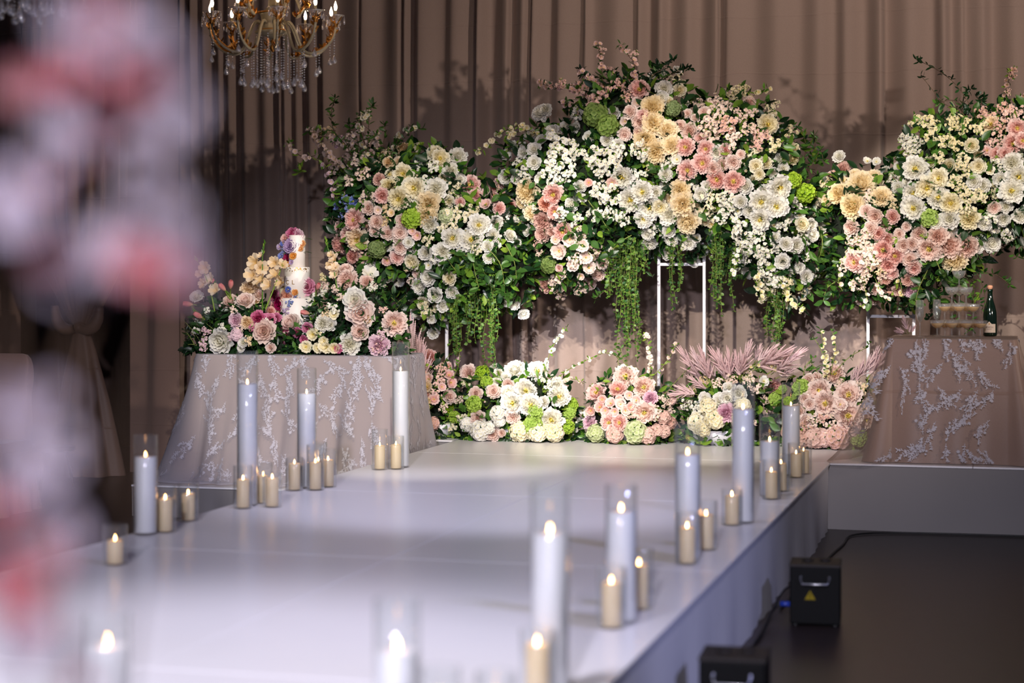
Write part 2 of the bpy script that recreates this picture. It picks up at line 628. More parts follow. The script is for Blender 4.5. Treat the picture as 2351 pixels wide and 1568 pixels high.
# ---- runway and stage: decks under white vinyl sheets, seams between the sheets
def deck(name, x0, x1, y0, y1, z, label, cols, rows, side, front_only=False):
    t = thing(name, ((x0 + x1) / 2, (y0 + y1) / 2, 0), label, 'stage')
    s = MB()
    th = 0.012
    # skirt cloth: slightly wavy vertical faces
    n = 80
    def wave(k):
        return 0.006 * math.sin(k * 7.1) + 0.005 * math.sin(k * 2.3 + 1)
    per = []
    for i in range(n + 1):
        per.append((x1 + wave(i * 0.7), y0 + (y1 - y0) * i / n, 0))
    b_ = MB()
    def side_r(u, v):
        y = y0 + (y1 - y0) * u
        return (x1 - 0.012 + (wave(u * 37) + 0.014 * max(0, math.sin(u * 9)) ** 6) * (1 - v) , y, (z - th) * v)
    def side_l(u, v):
        y = y0 + (y1 - y0) * u
        return (x0 + 0.012 + wave(u * 31) * (1 - v), y, (z - th) * v)
    def side_f(u, v):
        x = x0 + (x1 - x0) * u
        return (x, y0 + 0.012 + wave(u * 33) * (1 - v), (z - th) * v)
    b_.grid(side_r, n, 4); b_.grid(side_l, n, 4); b_.grid(side_f, n, 4)
    part('skirt', b_, [side], t)
    # the top sheets
    dx = (x1 - x0) / cols
    dy = (y1 - y0) / rows
    for i in range(cols):
        for j in range(rows):
            q = MB()
            q.box(x0 + i * dx + 0.0012, x0 + (i + 1) * dx - 0.0012, y0 + j * dy + 0.0012, y0 + (j + 1) * dy - 0.0012, z - th, z)
            o = part('vinyl_panel', q, [M['vinyl']], t, smooth=False)
            bevel(o, 0.002, 1)
    q = MB(); q.box(x0 + 0.03, x1 - 0.03, y0 + 0.03, y1 - 0.01, 0.02, z - th - 0.001)
    part('deck_frame', q, [M['grey_side']], t, smooth=False)
    return t

deck('runway', RX0, RX1, 2.6, SY, STAGE, 'long white vinyl covered runway lined with candles', 2, 4, M['vinyl_side'])
deck('stage', -3.70, 4.4, SY, 13.3, STAGE, 'white topped stage platform with grey front skirt below champagne table', 7, 2, M['grey_side'])
deck('side_stage', -5.3, -3.72, 12.03, 13.3, STAGE, 'white platform wing behind the cake table', 2, 1, M['grey_side'])
deck('low_platform', -5.42, -3.72, 10.60, 12.02, 0.20, 'low grey sided platform carrying the cake table', 2, 1, M['grey_side'])

# ---- drapes: real pleats
def pleats(x0, x1, seed, lo=0.05, hi=0.16, amp=0.055):
    r = random.Random(seed)
    ks, ds = [], []
    x = x0 - 0.3
    s = 1
    while x < x1 + 0.3:
        ks.append(x)
        ds.append(s * amp * r.uniform(0.35, 1.0))
        s = -s
        if r.random() < 0.25:
            x += r.uniform(0.012, 0.03)     # a sharp fold
        else:
            x += r.uniform(lo, hi)
    return np.array(ks), np.array(ds)

def pleat_at(ks, ds, x):
    i = int(np.searchsorted(ks, x)) - 1
    i = max(0, min(i, len(ks) - 2))
    t = (x - ks[i]) / (ks[i + 1] - ks[i])
    t = min(1, max(0, t))
    t = t * t * (3 - 2 * t)
    return ds[i] * (1 - t) + ds[i + 1] * t

def drape(name, x0, x1, y, z0, z1, seed, mat, label, cat='curtain', group=None, lo=0.05, hi=0.16, amp=0.055, flare=0.0, shared=None):
    ks, ds = shared or pleats(x0, x1, seed, lo, hi, amp)
    nx = int((x1 - x0) / 0.011)
    nz = 22
    r = random.Random(seed + 5)
    ph = 1.3 if shared else r.uniform(0, 6)
    b_ = MB()
    def fn(u, v):
        x = x0 + (x1 - x0) * u
        z = z0 + (z1 - z0) * v
        xs = x + 0.018 * math.sin(z * 1.3 + ph + x * 0.8) * (1 - 0.5 * v)
        d = pleat_at(ks, ds, xs)
        d *= 1.0 + 0.25 * math.sin(z * 0.9 + x * 2.1 + ph)
        xx = x + flare * (u - 0.5) * (1 - v)
        return (xx, y + d, z)
    b_.grid(fn, nx, nz)
    o = part(name, b_, [mat], None)
    return tag(o, label, cat, group)

def X_at(px, Y):
    return at(px, 600, Y).x

Dg = 'taupe drapes along the back of the stage'
edges = [418, 764, 1085, 1345, 1722, 1962, 2460]
where = ['hanging behind the cake table and the gold chandelier',
         'hanging behind the flower cluster nearest the cake',
         'hanging in the gap beside the tall flower peak',
         'hanging behind the tallest flower peak over the white frame',
         'hanging between the two tallest flower peaks, lit warm',
         'hanging behind the champagne table']
kl = pleats(-7.5, X_at(764, DRAPE_Y), 40, 0.045, 0.12, 0.06)
kr = pleats(X_at(764, DRAPE_Y) + 0.35, 3.3, 44, 0.05, 0.20, 0.05)
keep = kl[0] < X_at(764, DRAPE_Y)
PLE = (np.concatenate([kl[0][keep], kr[0]]), np.concatenate([kl[1][keep], kr[1]]))
for i in range(6):
    xa, xb = X_at(edges[i], DRAPE_Y), X_at(edges[i + 1], DRAPE_Y)
    if i == 5:
        xb = 3.2
    drape('curtain', xa, xb, DRAPE_Y, 0.005, 5.35, 40 + i, M['drape'], 'taupe pleated drape ' + where[i], group=Dg, shared=PLE)

# ---- side bay at the far left: straight panels, one tied panel, dark opening behind
Yb = 13.0
drape('curtain', X_at(306, Yb), X_at(404, Yb), Yb, 0.005, 5.3, 77, M['drape_dark'], 'narrow brown drape hanging straight beside the dark opening', group='drapes of the dark side bay', lo=0.08, hi=0.2, amp=0.035, flare=0.05)
drape('curtain', X_at(-120, Yb), X_at(46, Yb), Yb, 0.005, 5.3, 78, M['drape_dark'], 'brown drape hanging straight behind the covered chair', group='drapes of the dark side bay', lo=0.06, hi=0.15, amp=0.04)
drape('curtain', X_at(-200, 15.0), X_at(470, 15.0), 15.0, 0.005, 5.3, 79, M['drape_dark'], 'dark drape at the back of the opening behind the tied drape', group='drapes of the dark side bay', lo=0.06, hi=0.18, amp=0.05)

def tied_drape():
    c = on_z(205, 1086, 0.0)
    c = Vector((c.x, 12.75, 0))
    k = at(188, 752, c.y)          # the knot
    t = thing('tied_curtain', (c.x, c.y, 0), 'brown satin drape gathered and tied at its waist', 'curtain')
    n = 150
    def ring(z):
        if z >= k.z:
            q = min(1, (z - k.z) / 0.9)
            w = 0.05 + 0.42 * (q ** 0.75)
            d = 0.045 + 0.07 * q
            cx = k.x
        else:
            q = (k.z - z) / k.z
            w = 0.045 + 0.24 * q ** 0.75
            d = 0.045 + 0.15 * q
            cx = k.x + (c.x + 0.05 - k.x) * q
        return w, d, cx
    def make(zs, amp, nf, sd):
        r = random.Random(sd)
        phs = [r.uniform(0, 6) for _ in range(4)]
        b_ = MB()
        def fn(u, v):
            z = zs[0] + (zs[1] - zs[0]) * v
            w, d, cx = ring(z)
            a = 2 * PI * u
            q = abs(z - k.z)
            f = amp * (0.6 * math.sin(nf * a + phs[0]) + 0.4 * math.sin((nf * 0.5 + 1.5) // 1 * a + phs[1] + z))
            f *= min(1, 0.25 + q * 1.4)
            # swag: the gathers sag towards the knot
            return (cx + (w * (1 + f)) * math.cos(a), c.y + (d * (1 + 1.6 * f)) * math.sin(a), z)
        b_.grid(fn, n, 40)
        return b_
    part('gathered_top', make((k.z - 0.0, 5.3), 0.16, 23, 3), [M['satin']], t)
    part('skirt', make((0.003, k.z + 0.01), 0.14, 7, 4), [M['satin']], t)
    b_ = MB()
    for s in (-1, 1):                # two loops of the sagging knot
        pts = []
        for i in range(15):
            a = i / 14
            pts.append((k.x + s * (0.02 + 0.17 * math.sin(a * PI * 0.5)), c.y - 0.075, k.z - 0.045 * math.sin(a * PI) + 0.17 * a ** 1.6))
        b_.tube(pts, [0.030 + 0.018 * math.sin(PI * i / 14) for i in range(15)], 8)
    b_.lathe([(0.0, -0.05), (0.05, -0.035), (0.062, 0), (0.05, 0.035), (0.0, 0.05)], 12, c=(k.x, c.y - 0.03, k.z))
    part('knot', b_, [M['satin']], t)
tied_drape()

# ================================================================== flower meshes (unit diameter, facing +Z)
def petal(mb, phi, r0, z0, L, W, th0, th1, ring, nu=4, nv=4, wrap=1.0, ruffle=0.03, tip=0.75, rnd=random, notch=0.0, mat=0):
    ph = rnd.uniform(0, 6.28)
    tw = rnd.uniform(-0.08, 0.08)
    cphi, sphi = math.cos(phi), math.sin(phi)
    # centre line
    rs, zs = [r0], [z0]
    for j in range(nv):
        th = th0 + (th1 - th0) * (j + 0.5) / nv
        rs.append(rs[-1] + L / nv * math.sin(th))
        zs.append(zs[-1] + L / nv * math.cos(th))
    verts, attr = [], []
    for j in range(nv + 1):
        v = j / nv
        w = W * (0.22 + 0.78 * math.sin(min(1.0, v / tip) * PI / 2)) * (1.0 if v < tip else math.sqrt(max(0.05, 1 - ((v - tip) / (1.06 - tip)) ** 2)))
        th = th0 + (th1 - th0) * v
        for i in range(nu + 1):
            u = 2 * i / nu - 1
            s = u * w * 0.5
            r = max(abs(rs[j]), 0.07)
            ang = max(-1.5, min(1.5, s / r)) * wrap
            flat = 1 - wrap
            x = rs[j] * math.cos(ang)
            y = r * math.sin(ang) + s * flat
            z = zs[j]
            dn = ruffle * v * v * (math.sin(5.0 * u + ph) + 0.6 * math.sin(9 * u + 2 * ph)) - notch * v * v * (1 - abs(u)) * 0.5
            x += dn * math.cos(th) + tw * v * u * 0.1
            z += -dn * math.sin(th) - notch * v ** 3 * (1 - abs(u))
            verts.append((x * cphi - y * sphi, x * sphi + y * cphi, z))
            attr.append((v, ring))
    w_ = nu + 1
    faces = [(j * w_ + i, j * w_ + i + 1, (j + 1) * w_ + i + 1, (j + 1) * w_ + i) for j in range(nv) for i in range(nu)]
    mb.add(verts, faces, mat, attr)

def rose(seed, nring=5, openness=1.0):
    r = random.Random(seed)
    mb = MB()
    rings = [(4, 0.20, 0.20, 0.35, -0.55, 0.0), (5, 0.30, 0.28, 0.62, -0.45, 0.2), (6, 0.38, 0.34, 0.92, -0.15, 0.45),
             (7, 0.46, 0.40, 1.25, 0.12, 0.7), (7, 0.52, 0.46, 1.46, 0.36, 0.9), (6, 0.55, 0.50, 1.62, 0.92, 1.0)][:nring + 1]
    for k, (n, L, W, a, b_, rg) in enumerate(rings):
        off = r.uniform(0, 6)
        for i in range(n):
            petal(mb, off + 2 * PI * i / n + r.uniform(-0.18, 0.18), 0.02, -0.16 - 0.015 * k, L * r.uniform(0.92, 1.06), W * r.uniform(0.95, 1.1),
                  a * openness + r.uniform(-0.08, 0.08), b_ * openness + r.uniform(-0.12, 0.12), rg, wrap=0.9 if k < 4 else 0.6, ruffle=0.012 + 0.006 * k, rnd=r)
    mb.lathe([(0.02, -0.30), (0.10, -0.22), (0.13, -0.16), (0.05, -0.12)], 7, mat=1)
    return mb

def peony(seed, center=True):
    r = random.Random(seed)
    mb = MB()
    rings = [(11, 0.51, 0.32, 1.58, 1.05, 1.0), (12, 0.48, 0.28, 1.36, 0.70, 0.8), (12, 0.43, 0.24, 1.16, 0.35, 0.55), (11, 0.37, 0.19, 0.98, 0.05, 0.3)]
    for k, (n, L, W, a, b_, rg) in enumerate(rings):
        off = r.uniform(0, 6)
        for i in range(n):
            petal(mb, off + 2 * PI * i / n + r.uniform(-0.25, 0.25), 0.05, -0.12, L * r.uniform(0.85, 1.1), W * r.uniform(0.9, 1.2), a + r.uniform(-0.15, 0.15),
                  b_ + r.uniform(-0.3, 0.3), rg, wrap=0.5, ruffle=0.045, rnd=r, notch=0.04)
    mb.lathe([(0.02, -0.26), (0.12, -0.20), (0.14, -0.14), (0.04, -0.1)], 7, mat=1)
    return mb

def stamens(seed):
    r = random.Random(seed)
    mb = MB()
    for i in range(22):
        a = r.uniform(0, 6.28)
        q = r.uniform(0.0, 0.09)
        p0 = (q * 0.5 * math.cos(a), q * 0.5 * math.sin(a), -0.11)
        p1 = (q * math.cos(a) * 1.3, q * math.sin(a) * 1.3, 0.07 - q * 0.4)
        mb.tube([p0, p1], [0.008, 0.017], 4)
    return mb

def ruffled(seed):
    r = random.Random(seed)
    mb = MB()
    n = 46
    for i in range(n):
        f = i / (n - 1)
        a = 0.12 + 1.55 * f ** 0.8
        L = 0.36 + 0.15 * f
        petal(mb, i * 2.39996 + r.uniform(-0.2, 0.2), 0.02, -0.14, L * r.uniform(0.9, 1.08), (0.20 + 0.16 * f) * r.uniform(0.9, 1.2), a + 0.25 + r.uniform(-0.1, 0.1),
              a - 0.55 + r.uniform(-0.2, 0.2), f, nu=4, nv=3, wrap=0.45, ruffle=0.04, rnd=r, notch=0.03)
    mb.lathe([(0.02, -0.28), (0.12, -0.21), (0.13, -0.15), (0.04, -0.1)], 7, mat=1)
    return mb

def small_open(seed, n=6):
    r = random.Random(seed)
    mb = MB()
    for k, (m, L, W, a, b_, rg) in enumerate([(n, 0.50, 0.46, 1.25, 0.95, 1.0), (n - 1, 0.40, 0.36, 0.95, 0.55, 0.4)]):
        off = r.uniform(0, 6)
        for i in range(m):
            petal(mb, off + 2 * PI * i / m + r.uniform(-0.12, 0.12), 0.03, -0.1, L * r.uniform(0.9, 1.08), W * r.uniform(0.9, 1.1), a + r.uniform(-0.15, 0.15), b_ + r.uniform(-0.2, 0.2),
                  rg, wrap=0.35, ruffle=0.035, rnd=r, notch=0.05)
    for i in range(9):
        a = r.uniform(0, 6.28)
        q = r.uniform(0.02, 0.09)
        mb.tube([(0, 0, -0.09), (q * math.cos(a), q * math.sin(a), 0.05)], [0.012, 0.022], 4, mat=1)
    return mb

def floret(mb, c, nrm, size, npet, r, cup=0.25, mat=0, cmat=1, center=True):
    """one tiny flower: each petal a folded pair of quads"""
    q = Vector(nrm).normalized().to_track_quat('Z', 'Y') @ Quaternion((0, 0, 1), r.uniform(0, 6.28))
    c = Vector(c)
    for i in range(npet):
        a = 2 * PI * i / npet
        d = Vector((math.cos(a), math.sin(a), 0))
        s = Vector((-math.sin(a), math.cos(a), 0))
        w = 0.30 * size * (1.25 if npet == 4 else 1.0)
        h = cup * size * r.uniform(0.4, 1.2)
        pts = [Vector((0, 0, 0)), d * 0.30 * size + s * w + Vector((0, 0, h * 0.9)), d * 0.5 * size + Vector((0, 0, h * 0.75)) + s * r.uniform(-0.05, 0.05) * size,
               d * 0.30 * size - s * w + Vector((0, 0, h * 0.9)), d * 0.28 * size + Vector((0, 0, h * 0.25))]
        mb.add([c + q @ p for p in pts], [(0, 1, 4), (1, 2, 4), (2, 3, 4), (3, 0, 4)], mat, [(0.0, 0.6), (0.9, 0.9), (1.0, 1.0), (0.9, 0.9), (0.4, 0.7)])
    if center:
        k = size * 0.09
        z = Vector((0, 0, 1))
        pts = [Vector((k, 0, 0)), Vector((0, k, 0)), Vector((-k, 0, 0)), Vector((0, -k, 0)), Vector((0, 0, k * 1.6))]
        mb.add([c + q @ (p + z * 0.03 * size) for p in pts], [(0, 1, 4), (1, 2, 4), (2, 3, 4), (3, 0, 4)], cmat)

def hydrangea(seed, n=62, size=0.24, cup=0.22):
    r = random.Random(seed)
    mb = MB()
    for i in range(n):
        z = 1 - 1.55 * (i + 0.5) / n
        a = i * 2.39996
        s = math.sqrt(max(0, 1 - z * z))
        d = Vector((s * math.cos(a), s * math.sin(a), z))
        floret(mb, d * 0.40 * r.uniform(0.88, 1.04), d + Vector((r.uniform(-.4, .4), r.uniform(-.4, .4), r.uniform(-.2, .4))), size * r.uniform(0.8, 1.15), 4, r, cup=cup, center=False)
    mb.lathe([(0.0, 0.34), (0.2, 0.28), (0.33, 0.08), (0.3, -0.1), (0.05, -0.24)], 8, mat=1)
    return mb

def spray(seed, n=58, size=0.14):
    r = random.Random(seed)
    mb = MB()
    hubs = []
    for h in range(11):
        a = r.uniform(0, 6.28)
        q = 0.40 * math.sqrt(r.random())
        hubs.append(Vector((q * math.cos(a), q * math.sin(a), r.uniform(-0.05, 0.16))))
    for h in hubs:
        mb.tube([(0, 0, -0.32), h * 0.7 + Vector((0, 0, -0.1)), h], 0.008, 3, mat=2, cap=False)
        for i in range(n // 11 + 1):
            d = Vector((r.uniform(-1, 1), r.uniform(-1, 1), r.uniform(-0.2, 1))).normalized()
            floret(mb, h + d * 0.085, d + Vector((0, 0, 0.5)), size * r.uniform(0.75, 1.1), 5, r, cup=0.2)
    for i in range(14):
        h = r.choice(hubs)
        leaf_into(mb, h + Vector((0, 0, -0.05)), Vector((r.uniform(-1, 1), r.uniform(-1, 1), r.uniform(-0.4, 0.8))), 0.2, 0.07, r, mat=2)
    return mb

def leaf_into(mb, p, d, L, W, r, mat=0, bend=0.2):
    d = Vector(d).normalized()
    s = d.cross(Vector((r.uniform(-1, 1), r.uniform(-1, 1), r.uniform(-1, 1))))
    if s.length < 0.05:
        s = d.cross(Vector((1, 0, 0.3)))
    s.normalize()
    n = s.cross(d)
    p = Vector(p)
    pts = [p]
    for (v, w) in ((0.3, 0.85), (0.62, 1.0), (0.86, 0.55)):
        m = p + d * (L * v) - n * (bend * L * v * v)
        pts += [m + s * (W * w * 0.5) + n * (0.12 * W), m, m - s * (W * w * 0.5) + n * (0.12 * W)]
    pts.append(p + d * L - n * (bend * L))
    mb.add(pts, [(0, 2, 1), (0, 3, 2), (1, 2, 5, 4), (2, 3, 6, 5), (4, 5, 8, 7), (5, 6, 9, 8), (7, 8, 10), (8, 9, 10)], mat)

def bud(seed):
    r = random.Random(seed)
    mb = MB()
    for k, (n, L, W, a, b_, rg) in enumerate([(4, 0.75, 0.42, 0.55, -0.6, 0.3), (4, 0.80, 0.5, 0.75, -0.55, 1.0)]):
        off = r.uniform(0, 6)
        for i in range(n):
            petal(mb, off + 2 * PI * i / n, 0.03, -0.35, L, W, a, b_, rg, wrap=0.9, ruffle=0.01, rnd=r)
    mb.lathe([(0.03, -0.5), (0.12, -0.42), (0.22, -0.25), (0.24, -0.1)], 8, mat=1)
    return mb

def tulip(seed):
    r = random.Random(seed)
    mb = MB()
    for k, (n, L, W, a, b_, rg) in enumerate([(3, 1.02, 0.55, 0.62, -0.42, 0.4), (3, 1.05, 0.60, 0.72, -0.40, 1.0)]):
        for i in range(n):
            petal(mb, k * PI / 3 + 2 * PI * i / 3, 0.03, -0.5, L, W, a, b_, rg, nv=5, wrap=0.85, ruffle=0.01, rnd=r, tip=0.5)
    mb.tube([(0, 0, -0.9), (0, 0, -0.5)], 0.04, 6, mat=1)
    return mb

def trumpet(seed):
    r = random.Random(seed)
    mb = MB()
    for k, (n, L, W, a, b_, rg) in enumerate([(3, 0.78, 0.46, 0.25, 1.15, 0.3), (3, 0.82, 0.5, 0.30, 1.30, 1.0)]):
        for i in range(n):
            petal(mb, k * PI / 3 + 2 * PI * i / 3 + r.uniform(-.1, .1), 0.03, -0.45, L * r.uniform(.9, 1.1), W, a, b_ + r.uniform(-.2, .2), rg, wrap=0.6, ruffle=0.06, rnd=r)
    return mb

def plume(seed, n=20):
    """a feathery plume: tapering spikes fanned out from one stem (grows along +Z, length 1)"""
    r = random.Random(seed)
    mb = MB()
    mb.tube([(0, 0, -0.5), (0, 0, 0.4)], [0.018, 0.01], 4, mat=1)
    for i in range(n):
        f = i / (n - 1)
        a = i * 2.39996
        sp = 0.75 * (1 - f) + 0.05
        d = Vector((math.cos(a) * sp, math.sin(a) * sp, 1)).normalized()
        L = 0.45 * (1 - f * 0.2) * r.uniform(0.8, 1.15)
        p = Vector((0, 0, -0.2 + 0.6 * f))
        k = 26
        pts = [p + d * (L * j / k) + Vector((0, 0, 0.06 * (j / k) ** 2)) for j in range(k + 1)]
        rad = [0.062 * (1 - j / k * 0.93) ** 0.8 * (r.uniform(0.85, 1.1) if j % 2 else 0.42) for j in range(k + 1)]
        mb.tube(pts, rad, 5)
    mb.a = [(min(1, max(0, v[2])), 0.5) for v in mb.v]
    return mb

def single_leaf(seed, W=0.46):
    r = random.Random(seed)
    mb = MB()
    p = []
    nv = 6
    for j in range(nv + 1):
        v = j / nv
        w = W * 0.5 * math.sin(PI * min(1, v * 0.96 + 0.02) ** 0.85)
        z = -0.18 * v * v
        for u in (-1, -0.5, 0, 0.5, 1):
            p.append((u * w, v - 0.02, z + 0.10 * W * abs(u) + 0.012 * math.sin(v * 9 + u)))
    f = [(j * 5 + i, j * 5 + i + 1, (j + 1) * 5 + i + 1, (j + 1) * 5 + i) for j in range(nv) for i in range(4)]
    mb.add(p, f)
    mb.tube([(0, -0.16, 0.0), (0, 0.02, 0.0)], 0.014, 4)
    return mb

LIB = {}
def lib(key, builder, mats, n=3):
    LIB[key] = [builder(100 * len(LIB) + 17 * i + 3).mesh(key, mats, True, True) for i in range(n)]
P0 = PET['white']
lib('rose', rose, [P0, M['stem']])
lib('ranunculus', lambda s: rose(s, 5, 0.86), [P0, M['stem']], 2)
lib('peony', peony, [P0, M['stem']])
lib('ruffled_peony', ruffled, [P0, M['stem']])
lib('small_blossom', small_open, [P0, M['stamen']])
lib('hydrangea', hydrangea, [P0, M['leaf']], 2)
lib('viburnum', lambda s: hydrangea(s, 70, 0.23, 0.5), [P0, M['leaf_lime']], 2)
lib('blossom_spray', spray, [P0, M['stamen'], M['leaf_lime']], 4)
lib('flower_bud', bud, [P0, M['leaf_lime']], 1)
lib('tulip', tulip, [P0, M['leaf_lime']], 1)
lib('gladiolus_floret', trumpet, [P0], 2)
lib('plume', plume, [P0, M['stem']], 3)
STAMEN = [stamens(5).mesh('stamens', [M['stamen']], True, False), stamens(6).mesh('stamens', [M['stamen']], True, False)]
LEAF = [single_leaf(1, 0.46).mesh('leaf', [M['leaf']]), single_leaf(2, 0.36).mesh('leaf', [M['leaf']]), single_leaf(3, 0.58).mesh('leaf', [M['leaf']])]

CODE = {'R': 'rose', 'N': 'ranunculus', 'P': 'peony', 'B': 'ruffled_peony', 'O': 'small_blossom', 'H': 'hydrangea', 'V': 'viburnum', 'S': 'blossom_spray', 'U': 'flower_bud', 'T': 'tulip', 'G': 'gladiolus_floret'}
COLR = {'w': 'white', 'c': 'cream', 'h': 'champagne', 'b': 'blush', 'p': 'pink', 'o': 'coral', 'd': 'dusty', 'k': 'hot_pink', 'l': 'lilac_pink', 'm': 'magenta', 'v': 'lavender', 'u': 'blue', 'g': 'orange', 'e': 'peach', 'y': 'yellow', 'L': 'lime', 'G': 'green', 'q': 'pale_green', 't': 'tulip', 'a': 'astilbe', 'W': 'fore_white', 'K': 'fore_pink'}
GLOW = {'peony': 1.34, 'rose': 1.26, 'ranunculus': 1.26, 'ruffled_peony': 1.36, 'small_blossom': 1.24, 'hydrangea': 1.2, 'viburnum': 1.2, 'blossom_spray': 1.34, 'flower_bud': 1.0, 'tulip': 1.0, 'gladiolus_floret': 1.1}

def face_quat(d, spin):
    return Vector(d).normalized().to_track_quat('Z', 'Y') @ Quaternion((0, 0, 1), spin)

def flower(parent, code, pos, size, d, rnd):
    """size in metres across"""
    kind = CODE[code[0]]
    col = PET[COLR[code[1]]]
    me = rnd.choice(LIB[kind])
    o = link(kind, me, parent, pos, face_quat(d, rnd.uniform(0, 6.28)), size * GLOW[kind] * rnd.uniform(0.96, 1.05), [col])
    if code[0] == 'P':
        s = bpy.data.objects.new('stamens', rnd.choice(STAMEN))
        COL.objects.link(s)
        s.parent = o
    return o

# ================================================================== flower lists read off the photograph: x, y, width, kind+colour
def crop(ox, oy, k, items):
    return [(ox + x / k, oy + y / k, s / k, c) for (x, y, s, c) in items]

FA = crop(640, 80, 3.562, [
 (1105,1255,150,'Pc'),(980,1345,140,'Pc'),(905,1235,120,'Bc'),(1015,1135,130,'Pc'),(1285,1260,140,'Bw'),(1222,1380,170,'Bh'),(1210,1490,150,'Bh'),(845,1315,110,'Bp'),
 (732,1415,95,'Rb'),(800,1525,110,'Rb'),(615,1510,140,'Pp'),(1005,1520,95,'Rb'),(1465,990,125,'Bw'),(1320,1010,120,'Pc'),(1410,1110,110,'Bw'),(1485,1180,95,'Rw'),
 (1130,930,95,'Sc'),(1020,925,100,'Be'),(1565,1225,130,'Pp'),(1755,1245,80,'Rp'),(1690,1290,65,'Op'),(1760,1310,65,'Op'),(1610,1310,85,'Bp'),(1695,1385,95,'Op'),(1805,1420,85,'Bp'),
 (1895,1360,145,'Bh'),(2020,1280,170,'Bh'),(1965,1500,130,'Bh'),(1855,1170,105,'Rw'),(1850,985,85,'Rw'),(2085,930,100,'Rw'),(2230,780,100,'Nw'),(2180,610,90,'Bw'),(2085,1040,100,'Rw'),
 (1990,960,85,'Rw'),(2140,850,85,'Rw'),(2240,1310,130,'Pp'),(2185,1380,110,'Bo'),(2255,1450,100,'Pp'),(2160,1530,130,'Bd'),
 (740,830,140,'Sb'),(570,1000,130,'Sb'),(640,1040,120,'Sb'),(455,1090,110,'Sb'),(490,880,110,'Sl'),(550,860,100,'Sb'),(700,670,100,'Sc'),(590,1200,110,'Sb'),(690,1140,120,'Sb'),
 (1450,1490,200,'Sc'),(1370,1480,130,'Hq'),(1085,1505,140,'VL'),(820,1180,90,'Bd'),(735,980,90,'Bb'),(900,1040,80,'Be'),(340,790,90,'Se'),(430,790,90,'Se'),(1130,1150,50,'Uy'),(1395,965,45,'UL'),
 (1290,970,110,'Pc'),(1250,1080,120,'Sw'),(1510,1090,40,'Uw'),(1900,1640,90,'Rw'),(540,1350,80,'Su'),(480,1400,80,'Su'),(580,1440,80,'Su'),(520,1470,70,'Su')])
